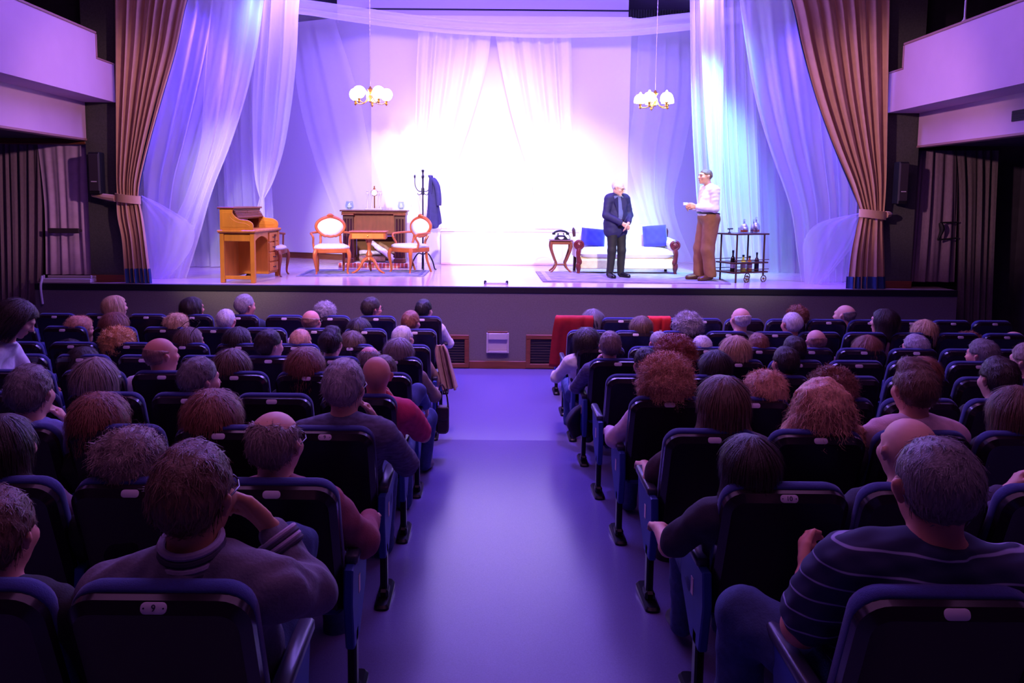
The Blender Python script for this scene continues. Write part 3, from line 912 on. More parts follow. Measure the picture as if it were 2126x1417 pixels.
# ---------------- chairs
def carver(name, label, loc, rz, m=M['cherry'], group=None, plain=False, sw=.52, h=.88):
    t = thing(name, label, 'chair', loc, rz, group)          # local +Y is the front
    sz = .42; d = .46
    # seat rail and striped cushion
    seat = [(-sw / 2 + .03, -d / 2), (sw / 2 - .03, -d / 2), (sw / 2 - .01, 0), (sw / 2, d / 2 - .06), (sw / 4, d / 2), (-sw / 4, d / 2), (-sw / 2, d / 2 - .06), (-sw / 2 + .01, 0)]
    MB().prism(seat, lambda x, s, q: Vector((x, s, sz - .08 + q)), [(.01, 0), (0, .01), (0, .065), (.006, .07)]).build('seat_rail', m, t)
    MB().prism(seat, lambda x, s, q: Vector((x, s, sz - .012 + q)), [(.012, 0), (.006, .02), (.02, .045), (.07, .062), (.15, .068)]).build('seat_cushion', M['stripe_silk'], t, 80)
    for sx in (-1, 1):
        x = sx * (sw / 2 - .035)
        MB().tube(smooth_path([(x, d / 2 - .04, sz - .03), (x + sx * .022, d / 2 - .015, sz - .12), (x + sx * .008, d / 2 - .03, sz - .26), (x - sx * .008, d / 2 - .035, .05), (x + sx * .01, d / 2 - .01, .0)], 14), [.034, .034, .034, .032, .029, .026, .023, .020, .018, .016, .015, .014, .015, .016], 8).build('leg', m, t)
        xr = sx * (sw / 2 - .075)
        MB().tube(smooth_path([(xr, -d / 2 + .02, sz - .02), (xr, -d / 2 + .01, sz - .2), (xr, -d / 2 - .09, 0)], 10), [.026, .025, .024, .023, .022, .021, .020, .018, .017, .016], 8).build('leg', m, t)
    back = t
    if not plain:
        # balloon back: closed hoop, lower cross rail, upholstered pad
        zc = sz + .31; yb = -d / 2 + .01
        hoop = []
        for k in range(40):
            a_ = 2 * PI * k / 40
            ex = .215 * math.cos(a_); ez = .165 * math.sin(a_)
            ex *= 1 + .10 * math.sin(a_) + .05 * math.cos(2 * a_); ez *= 1 - .10 * abs(math.cos(a_)) + (-.10 if math.sin(a_) < 0 and abs(math.cos(a_)) < .35 else 0)
            hoop.append(Vector((ex, yb - .22 * (zc + ez - sz) * .6, zc + ez)))
        MB().tube(hoop, [.024 + .008 * max(0, math.sin(2 * PI * k / 40)) for k in range(40)], 8, closed=True).build('back_hoop', m, t)
        pad = MB()
        cpt = Vector((0, yb - .22 * (zc - sz) * .6, zc))
        R0 = [cpt.lerp(v, .9) + Vector((0, .022, 0)) for v in hoop]; R1 = [cpt.lerp(v, .5) + Vector((0, .045, 0)) for v in hoop]
        R2 = [cpt.lerp(v, .9) + Vector((0, -.018, 0)) for v in hoop]
        pad.rings([R2, R0, R1]); pad.build('back_pad', M['back_silk'], t, 80)
        MB().tube(smooth_path([hoop[10] + Vector((-.05, .02, .02)), hoop[10] + Vector((0, .03, .035)), hoop[10] + Vector((.05, .02, .02))], 7), [.012, .018, .022, .024, .022, .018, .012], 8).build('crest', m, t)
        for sx in (-1, 1):
            MB().tube(smooth_path([(sx * .16, yb - .05, zc - .13), (sx * (sw / 2 - .12), yb, sz + .07), (sx * (sw / 2 - .07), yb + .02, sz - .03)], 8), .021, 8).build('back_post', m, t)
            # scrolled arm with an S support
            MB().tube(smooth_path([(sx * .20, yb - .06, zc - .08), (sx * (sw / 2 + .02), yb + .08, sz + .225), (sx * (sw / 2 + .035), .02, sz + .215), (sx * (sw / 2 + .02), .10, sz + .205), (sx * (sw / 2 - .0), .115, sz + .15), (sx * (sw / 2 - .0), .05, sz + .06), (sx * (sw / 2 - .015), .07, sz - .03)], 22), .018, 8).build('arm', m, t)
    else:
        yb = -d / 2
        for sx in (-1, 1):
            MB().tube([(sx * (sw / 2 - .05), yb + .02, sz - .03), (sx * (sw / 2 - .05), yb - .08, h)], .021, 8).build('back_post', m, t)
            MB().tube(smooth_path([(sx * (sw / 2 - .03), yb - .03, sz + .22), (sx * (sw / 2), 0, sz + .225), (sx * (sw / 2 + .01), d / 2 - .06, sz + .215)], 8), .017, 8).build('arm', m, t)
            MB().tube([(sx * (sw / 2), d / 2 - .10, sz - .02), (sx * (sw / 2), d / 2 - .09, sz + .21)], .015, 8).build('arm_post', m, t)
        for z in (sz + .18, sz + .30, h - .04):
            MB().box((0, yb - .03 - .14 * (z - sz - .1), z), (sw - .1, .02, .06), .006).build('back_slat', m, t)
        MB().box((0, -.02, .17), (sw - .12, .02, .025), .004).build('stretcher', m, t)
    return t

p = at_stage(686, 569)
carver('balloon_back_armchair', 'left balloon back armchair with striped seat, in front of the fireplace', (p.x, p.y + .10, STAGE_Z), math.radians(180 + 14), group='balloon back armchairs', sw=.56)
p = at_stage(848, 567)
carver('balloon_back_armchair', 'right balloon back armchair turned towards the table, beside the coat stand', (p.x, p.y + .15, STAGE_Z), math.radians(180 - 40), group='balloon back armchairs', sw=.52)
p = at_stage(584, 577)
carver('desk_chair', 'wooden armchair with pale seat half hidden behind the writing desk', (p.x - .27, p.y + .40, STAGE_Z), math.radians(-90), M['mahogany_light'], plain=True, sw=.5, h=.80)

# ---------------- pedestal table with a drawer
p = at_stage(765, 568)
t = thing('pedestal_table', 'small tripod table with an orange drawer between the armchairs', 'table', (p.x, p.y + .08, STAGE_Z), math.radians(3))
MB().box((0, 0, .672), (.60, .40, .022), .007).build('table_top', M['cherry'], t)
dr = MB().box((0, 0, .606), (.56, .36, .10), .004).build('drawer_case', M['cherry'], t)
MB().box((0, -.182, .606), (.50, .012, .082), .004).build('drawer_front', M['pine'], dr)
MB().lathe([(.006, 0), (.014, .01), (.012, .018), (0, .022)], 10, (0, -.186, .606), Matrix.Rotation(PI / 2, 3, 'X')).build('knob', M['brass'], dr)
MB().lathe([(.03, .20), (.05, .22), (.04, .26), (.055, .29), (.05, .32), (.028, .36), (.03, .44), (.045, .50), (.06, .555)], 16).build('pedestal', M['cherry'], t)
for k in range(3):
    an = math.radians(-90 + 120 * k + 60)
    c_, s_ = math.cos(an), math.sin(an)
    MB().tube(smooth_path([(0.02 * c_, .02 * s_, .25), (.10 * c_, .10 * s_, .20), (.19 * c_, .19 * s_, .07), (.30 * c_, .30 * s_, .012)], 12), [.034, .033, .031, .029, .027, .025, .023, .021, .019, .017, .016, .014], 8).build('leg', M['cherry'], t)

# ---------------- fireplace
a = at_stage(712, 557); b = at_stage(843, 557)
FY = a.y + .35
a = at_y(712, 557, FY); b = at_y(843, 557, FY)
Wf = b.x - a.x; Hf = at_y(775, 436, FY).z - STAGE_Z
t = thing('fireplace', 'dark mahogany fireplace surround with fluted pilasters and brick hearth', 'fireplace', ((a.x + b.x) / 2, FY, STAGE_Z))
BH = .085
pw = .17 * Wf
MB().box((0, .10, Hf - .012), (Wf + .06, .42, .026), .008).build('mantel_shelf', M['mahogany'], t)
MB().box((0, .11, Hf - .045), (Wf + .01, .38, .036), .010).build('cornice', M['mahogany_light'], t)
for sx in (-1, 1):
    MB().box((sx * (Wf / 2 - pw / 2 - .01), .10, Hf - .075), (pw + .03, .38, .030), .008).build('cornice_block', M['mahogany_light'], t)
    pil_ = MB().box((sx * (Wf / 2 - pw / 2 - .01), .12, BH + (Hf - BH - .09) / 2), (pw, .30, Hf - BH - .09), .006).build('pilaster', M['mahogany'], t)
    for k in (-1, 0, 1):
        MB().tube([(sx * (Wf / 2 - pw / 2 - .01) + k * pw * .27, -.034, BH + .10), (sx * (Wf / 2 - pw / 2 - .01) + k * pw * .27, -.034, Hf - .15)], .016, 8).build('reed', M['dark_wood'], pil_)
    MB().box((sx * (Wf / 2 - pw / 2 - .01), .10, BH + .035), (pw + .02, .34, .07), .008).build('plinth', M['mahogany'], t)
iw = Wf - 2 * pw - .02
MB().box((0, .14, Hf - .235), (iw + .04, .24, .36), .004).build('frieze', M['mahogany_light'], t)
for sx in (-1, 1):
    MB().box((sx * iw / 4, .026, Hf - .24), (iw / 2 - .03, .014, .25), .006).build('frieze_panel', M['mahogany_light'], t)
MB().box((0, .12, Hf - .43), (iw, .26, .035), .006).build('lintel', M['dark_wood'], t)
MB().box((0, .30, BH + .22), (iw, .02, .44)).build('firebox_back', M['soot'], t)
hearth = MB().box((0, .10, BH / 2 - .004), (Wf + .10, .52, BH - .014)).build('hearth_slab', M['mortar'], t)
nb = 19
for k in range(nb):
    w_ = (Wf + .10) / nb
    MB().box((-(Wf + .10) / 2 + w_ * (k + .5), -.145, BH / 2), (w_ - .016, .06, BH - .012), .004).build('brick', M['brick'], hearth)
fbx = Vector((t.location.x, FY, STAGE_Z + BH))
for i, (x0, y0, z0, x1, y1, z1, r, mm) in enumerate(((-.30, .16, .06, .30, .16, .06, .05, 'log'), (-.26, .05, .055, .20, .03, .055, .045, 'log'), (-.06, .10, .34, .34, -.02, .09, .040, 'log_pale'), (.02, .0, .28, .36, -.05, .045, .034, 'log_pale'), (.06, .20, .32, .36, .10, .14, .036, 'log'), (-.30, .20, .16, .10, .12, .15, .04, 'log_pale'))):
    A = fbx + Vector((x0 * iw / .74, y0, z0)); B = fbx + Vector((x1 * iw / .74, y1, z1))
    names = ['thick log lying flat at the back of the fireplace', 'log lying flat at the front of the hearth', 'long pale birch log leaning in the fireplace', 'pale birch log leaning at the front of the fireplace', 'brown log leaning at the right of the fireplace', 'pale log lying across the pile in the fireplace']
    o = MB().tube([(A * .999).lerp(B, q / 5) + Vector((0, 0, .006 * math.sin(q * 2 + i))) for q in range(6)], [r, r * 1.05, r, r * 1.03, r * .97, r], 10).build('fire_log', M[mm])
    o['label'] = names[i]; o['category'] = 'log'; o['group'] = 'logs in the fireplace'

# things on the mantel
def mantel_pt(px):
    p_ = at_y(px, 436, FY - .02); return Vector((p_.x, FY + .06, STAGE_Z + Hf + .002))
for px, w_, lab in ((724, .15, 'round glass bowl on the left of the mantel shelf'), (832, .125, 'square shouldered glass bowl on the right of the mantel shelf')):
    t = thing('glass_bowl', lab, 'bowl', mantel_pt(px), 0, 'glass bowls on the mantel')
    r_ = w_ / 2
    MB().lathe([(r_ * .6, 0), (r_ * .95, .03), (r_ * 1.05, .07), (r_ * .9, .115), (r_ * .8, .135), (r_ * .86, .15), (r_ * .80, .15), (r_ * .74, .135), (r_ * .84, .11), (r_ * .96, .07), (r_ * .86, .035), (r_ * .4, .015)], 18).build('bowl', M['glass_blue'], t)
    MB().lathe([(r_ * .3, .0), (r_ * .62, .03), (r_ * .5, .06), (0.01, .075)], 12, (0, 0, .016)).build('filling', M['back_silk'], t)
t = thing('mantel_clock', 'pale crystal column clock with dial in the middle of the mantel', 'clock', mantel_pt(775))
MB().box((0, 0, .015), (.30, .14, .03), .006).build('base', M['crystal'], t)
for x in (-.115, -.04, .075, .12):
    MB().lathe([(.024, .03), (.026, .05), (.014, .07), (.013, .24), (.024, .26), (.026, .29), (.012, .31), (.02, .33), (0, .35)], 10, (x, 0, 0)).build('column', M['crystal'], t)
MB().lathe([(.012, .03), (.012, .30)], 8, (0.01, 0, 0)).build('stem', M['brass'], t)
dial = MB().lathe([(.05, -.012), (.055, 0), (.05, .012)], 20, (.01, -.01, .30), Matrix.Rotation(PI / 2, 3, 'X')).build('dial', M['back_silk'], t)
MB().tube([Vector((.01 + .056 * math.cos(q), -.012, .30 + .056 * math.sin(q))) for q in [2 * PI * k / 24 for k in range(24)]], .006, 6, closed=True).build('bezel', M['brass'], dial)
MB().lathe([(.02, .36), (.024, .375), (.01, .39), (.014, .41), (0, .43)], 10, (.01, 0, 0)).build('finial', M['brass'], t)

# ---------------- coat stand and coat
p = at_stage(877, 561)
cz = at_y(877, 352, p.y + .1).z - STAGE_Z
CS = Vector((p.x, p.y + .1, STAGE_Z))
t = thing('coat_stand', 'thin dark iron coat stand right of the fireplace', 'coat stand', CS)
MB().lathe([(.014, .20), (.013, .6), (.012, cz - .05), (.02, cz - .035), (.024, cz - .01), (.012, cz)], 10).build('pole', M['iron'], t)
MB().lathe([(.022, cz - .42), (.026, cz - .39), (.026, cz - .32), (.020, cz - .30)], 10).build('collar', M['iron'], t)
for k in range(4):
    an = math.radians(180 + 90 * k + 8); c_, s_ = math.cos(an), math.sin(an)
    hk = MB().tube(smooth_path([(.02 * c_, .02 * s_, cz - .36), (.08 * c_, .08 * s_, cz - .35), (.13 * c_, .13 * s_, cz - .26), (.135 * c_, .135 * s_, cz - .14)], 12), .007, 6).build('hook', M['iron'], t)
    MB().lathe([(.006, 0), (.015, .02), (.016, .05), (0, .07)], 8, (.135 * c_, .135 * s_, cz - .15)).build('knob', M['iron'], hk)
    MB().tube(smooth_path([(.02 * c_, .02 * s_, cz - .40), (.07 * c_, .07 * s_, cz - .42), (.09 * c_, .09 * s_, cz - .39)], 8), .006, 6).build('lower_hook', M['iron'], t)
    MB().tube(smooth_path([(0, 0, .26), (.08 * c_, .08 * s_, .28), (.16 * c_, .16 * s_, .16), (.20 * c_, .20 * s_, .02), (.23 * c_, .23 * s_, .01)], 14), .012, 8).build('foot', M['iron'], t)
# the coat: a closed hanging volume with folds
t2 = thing('hanging_coat', 'dark navy coat hanging on the coat stand', 'coat', CS + Vector((.12, -.02, 0)))
rings = []
topz = at_y(895, 364, CS.y).z - STAGE_Z; botz = at_y(895, 468, CS.y).z - STAGE_Z
prof = [(0.0, .03, .03, .03), (.08, .045, .065, .045), (.25, .055, .095, .06), (.5, .06, .125, .075), (.75, .07, .15, .085), (1.0, .10, .165, .09)]
for j in range(15):
    v = j / 14
    q = catmull([(a_, b_, c_, d_) for a_, b_, c_, d_ in prof], v)
    xl_, xr_, th_ = q[1], q[2], q[3]
    ring = []
    for k in range(36):
        an = 2 * PI * k / 36
        rx = xr_ if math.cos(an) > 0 else xl_
        fo = 1 + .10 * v * math.sin(an * 7 + 1.5 * v)
        zz = topz + (botz - topz) * v + (.05 * v * v * math.sin(an * 2 + 1.0) if j > 8 else 0)
        ring.append(Vector((rx * math.cos(an) * fo + .02, th_ * math.sin(an) * fo, zz)))
    rings.append(ring)
MB().rings(rings, True, True).build('coat_body', M['coat_navy'], t2, 70)
sl = MB().tube(smooth_path([(.05, -.05, topz - .05), (.12, -.06, topz - .18), (.15, -.08, topz - .36), (.155, -.09, topz - .5)], 12), [.03, .045, .05, .052, .052, .05, .05, .05, .048, .048, .046, .044], 10)
sl.build('sleeve', M['coat_navy'], t2, 70)
MB().tube(smooth_path([(-.02, -.045, topz + .0), (.02, -.05, topz - .07), (.03, -.06, topz - .3)], 8), [.012, .02, .022, .022, .02, .018, .014, .01], 8).build('lapel', M['coat_navy'], t2, 70)

# ---------------- rugs
def rug(label, quad, m, fringe):
    P = [at_stage(*q) for q in quad]
    c = sum(P, Vector()) / 4
    mbr = MB(); n = 14
    ring0 = []; 
    def edge(a_, b_): return [a_.lerp(b_, k / n) for k in range(n)]
    ring = [v - c for i_ in range(4) for v in edge(P[i_], P[(i_ + 1) % 4])]
    t = thing('stage_rug', label, 'rug', (c.x, c.y, STAGE_Z), 0, 'rugs on the stage')
    mbr.rings([[Vector((v.x, v.y, .001)) for v in ring], [Vector((v.x, v.y, .010)) for v in ring], [Vector((v.x * .985, v.y * .985, .013)) for v in ring]])
    mbr.build('pile', m, t)
    bo = MB().rings([[Vector((v.x * .95, v.y * .93, .0125)) for v in ring], [Vector((v.x * .95, v.y * .93, .016)) for v in ring], [Vector((v.x * .90, v.y * .86, .016)) for v in ring], [Vector((v.x * .90, v.y * .86, .0125)) for v in ring]], False, False)
    bo.build('border', fringe, t)
    return t
RUG1 = mat('rug_blue_grey', (120, 112, 140), .95, var=.4, scale=9, bump=.2, bscale=60)
RUG2 = mat('rug_lilac', (138, 126, 150), .95, var=.35, scale=5, bump=.2, bscale=60)
rug('left stage rug under the armchairs and tripod table', ((614, 574), (880, 574), (892, 562), (645, 560)), RUG1, mat('rug_border', (86, 80, 120), .95, var=.2, scale=12))
rug('right stage rug under the actors and sofa', ((1127, 585), (1518, 590), (1478, 567), (1112, 564)), RUG2, mat('rug_border_pale', (168, 158, 176), .95, var=.2, scale=12))

# ---------------- telephone table and telephone
p = at_stage(1163, 565)
TT = Vector((p.x, p.y + .02, STAGE_Z))
th_ = at_y(1163, 497, TT.y).z - STAGE_Z
t = thing('telephone_table', 'small curved leg side table left of the sofa', 'table', TT)
MB().box((0, 0, th_ - .012), (.37, .34, .024), .008).build('table_top', M['mahogany'], t)
MB().box((0, 0, th_ - .05), (.32, .29, .05), .006).build('apron', M['mahogany_light'], t)
for sx in (-1, 1):
    for sy in (-1, 1):
        MB().tube(smooth_path([(sx * .155, sy * .14, th_ - .03), (sx * .16, sy * .145, th_ - .14), (sx * .10, sy * .10, th_ - .32), (sx * .075, sy * .08, .16), (sx * .10, sy * .10, .08), (sx * .17, sy * .15, .012)], 20), [.022] * 4 + [.018] * 12 + [.015] * 4, 8).build('leg', M['mahogany_light'], t)
MB().box((0, 0, .135), (.20, .20, .018), .006).build('shelf', M['mahogany_light'], t)
t = thing('rotary_telephone', 'black rotary telephone on the small side table', 'telephone', TT + Vector((.0, 0, th_)))
MB().prism([(-.11, 0), (.11, 0), (.10, .03), (.06, .075), (-.06, .075), (-.10, .03)], lambda x, s, d: Vector((x, d, s)), [(.01, -.09), (0, -.08), (0, .08), (.01, .09)]).build('body', M['phone'], t)
MB().lathe([(.05, 0), (.052, .008), (.03, .012)], 16, (0, -.075, .05), Matrix.Rotation(PI / 3, 3, 'X')).build('dial', M['box_white'], t)
for sx in (-1, 1):
    MB().box((sx * .045, 0, .09), (.02, .05, .035), .006).build('cradle', M['phone'], t)
hs_ = MB().tube(smooth_path([(-.11, 0, .112), (-.07, 0, .135), (0, 0, .145), (.07, 0, .135), (.11, 0, .112)], 14), .017, 10).build('handset', M['phone'], t)
for sx in (-1, 1):
    MB().lathe([(.022, -.02), (.028, -.014), (.026, .012), (.01, .02)], 12, (sx * .115, 0, .10)).build('earpiece', M['phone'], hs_)
MB().tube(smooth_path([(.11, .02, .09), (.15, .04, .06), (.16, .03, .012), (.12, .06, .006)], 12), .006, 6).build('cord', M['phone'], t)

# ---------------- sofa
a = at_stage(1198, 570); b = at_stage(1408, 572)
SY = a.y + .06
a = at_y(1195, 570, SY); b = at_y(1409, 572, SY)
Ws = b.x - a.x; sxm = (a.x + b.x) / 2
zz = lambda py: at_y(1300, py, SY).z - STAGE_Z
t = thing('settee', 'white covered two seat settee with dark carved frame and beige front', 'sofa', (sxm, SY, STAGE_Z))
sd = .72
sh_ = zz(526); fr = zz(545)
MB().box((0, .06, .12 + (sh_ - .26) / 2), (Ws - .16, .05, sh_ - .20), .012).build('front_skirt', M['sofa_beige'], t)
MB().box((0, .085, sh_ - .115), (Ws - .14, .08, .05), .015).build('front_welt', M['sofa_beige'], t)
MB().box((0, sd / 2 + .05, .22), (Ws - .16, sd - .1, .2), .02).build('seat_base', M['sofa_beige'], t)
cz0 = sh_ - .035
def pillowy(w, d, h, nx=18, ny=12, sag=.0, seed=1):
    vs_ = []; fs_ = []
    for side_ in (0, 1):
        for j in range(ny + 1):
            for i in range(nx + 1):
                u = 2 * i / nx - 1; v = 2 * j / ny - 1
                k = (max(0, 1 - abs(u) ** 6) * max(0, 1 - abs(v) ** 6)) ** .45
                vs_.append((u * w / 2, v * d / 2, (h / 2) * k * (1 if side_ else -1) + .006 * math.sin(9 * u + seed) * math.sin(7 * v + 2 * seed) * k))
    n_ = (nx + 1) * (ny + 1)
    for side_ in (0, 1):
        for j in range(ny):
            for i in range(nx):
                q = [j * (nx + 1) + i, j * (nx + 1) + i + 1, (j + 1) * (nx + 1) + i + 1, (j + 1) * (nx + 1) + i]
                q = [k_ + side_ * n_ for k_ in q]
                fs_.append(tuple(q) if side_ else tuple(reversed(q)))
    m_ = MB(); m_.add(vs_, fs_)
    return m_
c_ = pillowy(Ws - .12, sd - .02, .20, 30, 14, seed=3).build('seat_cushion', M['sofa_cover'], t, 80); c_.location = (0, sd / 2 + .02, cz0 + .02)
# camel back, two humps
bk = []
hb = zz(470); hm = zz(478)
for i in range(41):
    u = i / 40
    x = -Ws / 2 + .07 + (Ws - .14) * u
    h_ = .34 + .10 * (1 - (2 * u - 1) ** 2)
    h_ += .06 * math.exp(-((u - .74) / .13) ** 2) + .03 * math.exp(-((u - .24) / .14) ** 2)
    if u < .05 or u > .95: h_ -= .10 * (1 - min(u, 1 - u) / .05)
    bk.append((x, cz0 + h_))
outl = [(bk[0][0], cz0 - .05)] + [(bk[-1][0], cz0 - .05)] + list(reversed(bk))
outl = [(bk[0][0], cz0 - .05), (bk[-1][0], cz0 - .05)] + list(reversed(bk))
MB().prism(outl, lambda x, s, d: Vector((x, sd - .05 + d + .12 * (s - cz0), s)), [(.03, -.10), (.006, -.075), (0, -.03), (0, .03), (.02, .05)]).build('back_cover', M['sofa_cover'], t, 50)
for sx in (-1, 1):
    x = sx * (Ws / 2 - .055)
    # arm: upholstered roll with carved scroll front, and the carved front leg
    MB().tube([(x, .08, cz0 + .17), (x, sd - .08, cz0 + .20)], .075, 14).build('arm_roll', M['sofa_cover'], t)
    MB().box((x, sd / 2 + .03, cz0 + .05), (.10, sd - .12, .20), .02).build('arm_side', M['sofa_cover'], t)
    sc = MB().lathe([(.085, 0), (.085, .03), (.06, .045), (.05, .035), (.028, .05), (.0, .055)], 18, (x, .09, cz0 + .165), Matrix.Rotation(PI / 2, 3, 'X')).build('scroll', M['rosewood'], t)
    MB().tube(smooth_path([(x, .06, cz0 + .10), (x + sx * .012, .045, cz0 - .02), (x - sx * .01, .05, cz0 - .12), (x + sx * .012, .045, .16), (x + sx * .004, .05, .07), (x + sx * .01, .04, 0)], 20), [.036, .04, .042, .038, .034, .036, .042, .046, .044, .038, .034, .034, .038, .042, .040, .034, .028, .024, .026, .028], 10).build('leg', M['rosewood'], t)
    MB().tube(smooth_path([(x, sd - .02, .0), (x, sd - .06, .2), (x, sd, cz0 + .2), (x + sx * .02, sd + .06, cz0 + .42)], 12), [.026] * 8 + [.024, .03, .032, .012], 8).build('back_post', M['dark_wood'], t)
# pillows standing on the settee
for (px, w_, h_, rot, lab) in ((1232, .40, .30, 5, 'blue cushion on the left half of the settee behind the man in black'), (1361, .40, .36, -4, 'blue square cushion on the right half of the settee')):
    q = at_y(px, 508, SY + .40)
    o = pillowy(w_, h_, .14, 16, 14, seed=px).build('throw_cushion', M['pillow'], None, 80, label=lab, cat='cushion', group='blue cushions on the settee')
    o.location = (q.x, SY + .47, STAGE_Z + cz0 + .12 + h_ / 2); o.rotation_euler = (PI / 2 - .22, math.radians(rot), 0)

# ---------------- drinks cart
p = at_stage(1560, 586)
CR = Vector((p.x - .10, p.y + .16, STAGE_Z))
rzc = math.radians(24)
t = thing('drinks_cart', 'dark three shelf drinks cart on small spoked wheels, right of the stage', 'cart', CR, rzc)
cw, cd = .66, .40
zt_ = at_y(1548, 485, CR.y).z - STAGE_Z
LV = (.15, .29, zt_)
for k, z in enumerate(LV):
    MB().box((0, 0, z), (cw, cd, .022), .005).build('shelf', M['cart_wood'], t)
    if k < 2:
        for sy in (-1, 1):
            MB().tube([(-cw / 2, sy * (cd / 2 + .005), z + .045), (cw / 2, sy * (cd / 2 + .005), z + .045)], .006, 6).build('gallery_rail', M['cart_wood'], t)
for (sx, sy) in ((-1, -1), (1, -1), (1, 1), (-1, 1)):
    leg0 = .0 if sx < 0 else .10
    MB().tube([(sx * (cw / 2 - .07), sy * (cd / 2 - .03), leg0), (sx * (cw / 2 - .07), sy * (cd / 2 - .03), zt_)], .013, 8).build('leg', M['cart_wood'], t)
for (sx, sy) in ((1, -1), (1, 1), (-.25, -1)):
    cx_ = sx * (cw / 2 - .07); cy_ = sy * (cd / 2 - .03)
    wh = MB().tube([Vector((cx_ + .048 * math.cos(q), cy_ - .012, .05 + .048 * math.sin(q))) for q in [2 * PI * k / 20 for k in range(20)]], .007, 6, closed=True).build('wheel', M['cart_wood'], t)
    for k in range(5):
        q = 2 * PI * k / 5
        MB().tube([(cx_, cy_ - .012, .05), (cx_ + .046 * math.cos(q), cy_ - .012, .05 + .046 * math.sin(q))], .0035, 5).build('spoke', M['brass'], wh)
    MB().lathe([(.012, -.012), (.014, 0), (.012, .012)], 8, (cx_, cy_ - .012, .05), Matrix.Rotation(PI / 2, 3, 'X')).build('hub', M['brass'], wh)
def cart_pt(x, y, z):
    return CR + Matrix.Rotation(rzc, 3, 'Z') @ Vector((x, y, z))
AMBER = mat('amber_drink', (190, 84, 30), .1); RUM = mat('dark_drink', (120, 30, 24), .15)
def decanter(x, y, r, h, liq, lab):
    t = thing('decanter', lab, 'decanter', cart_pt(x, y, zt_ + .012), 0, 'glassware on the drinks cart')
    MB().lathe([(r * .8, 0), (r, .01), (r, h * .45), (r * .7, h * .6), (r * .28, h * .7), (r * .26, h * .84), (r * .42, h * .87), (r * .2, h * .87), (r * .2, h * .7), (r * .6, h * .56), (r * .88, h * .43), (r * .88, .015), (0, .012)], 14).build('bottle', M['glass'], t)
    MB().lathe([(r * .15, h * .80), (r * .2, h * .88), (r * .36, h * .95), (r * .3, h * 1.03), (0, h * 1.06)], 10).build('stopper', M['glass'], t)
    if liq: MB().lathe([(r * .8, .016), (r * .86, .02), (r * .86, .016 + h * .15), (0, .016 + h * .155)], 12).build('drink', liq, t)
decanter(-.03, -.05, .065, .20, AMBER, 'round glass decanter with amber drink on the cart top')
decanter(.10, .06, .045, .13, None, 'small empty glass carafe in the middle of the cart top')
decanter(.20, -.05, .06, .23, AMBER, 'tall cut glass decanter on the right of the cart top')
decanter(.27, .08, .05, .19, RUM, 'glass decanter with dark drink at the cart end')
for (x, y, lab) in ((.05, -.13, 'small tumbler at the front of the cart top'), (.13, -.13, 'small tumbler beside the tall decanter'), (.02, .10, 'small tumbler at the back of the cart top')):
    o = MB().lathe([(.022, 0), (.028, .075), (.025, .075), (.02, .01), (0, .008)], 12).build('tumbler', M['glass'], None, label=lab, cat='glass', group='glassware on the drinks cart')
    o.location = cart_pt(x, y, zt_ + .012)
t = thing('bottle_opener', 'small dark corkscrew stand at the left end of the cart top', 'corkscrew', cart_pt(-.26, 0, zt_ + .012))
MB().lathe([(.025, 0), (.022, .01), (.007, .02), (.007, .06)], 10).build('stand', M['iron'], t)
MB().tube([(-.03, 0, .062), (.05, 0, .066)], .010, 8).build('lever', M['iron'], t)
GB = {'dark': mat('bottle_dark', (26, 20, 18), .1), 'yellow': mat('bottle_yellow', (214, 200, 60), .12), 'amber': mat('bottle_amber', (190, 110, 60), .12), 'plum': mat('bottle_plum', (50, 30, 60), .12)}
for (x, r, h, c_, lb, lab) in ((-.22, .036, .31, 'dark', 1, 'dark wine bottle with cream label on the cart shelf'), (-.02, .040, .24, 'yellow', 1, 'yellow liqueur bottle on the cart shelf'), (.10, .040, .22, 'amber', 1, 'squat amber bottle on the cart shelf'), (.24, .034, .27, 'plum', 0, 'slim dark bottle at the right of the cart shelf')):
    t = thing('bottle', lab, 'bottle', cart_pt(x, -.05, LV[0] + .012), 0, 'bottles on the drinks cart')
    MB().lathe([(r * .9, 0), (r, .008), (r, h * .55), (r * .75, h * .66), (r * .36, h * .74), (r * .34, h * .95), (r * .42, h * .96), (r * .42, h), (0, h)], 14).build('body', GB[c_], t)
    if lb: MB().lathe([(r * 1.01, h * .16), (r * 1.02, h * .17), (r * 1.02, h * .42), (r * 1.01, h * .43)], 14).build('paper_label', M['back_silk'], t)
    MB().lathe([(r * .40, h * .88), (r * .46, h * .89), (r * .46, h * 1.01), (0, h * 1.015)], 10).build('capsule', M['iron'], t)

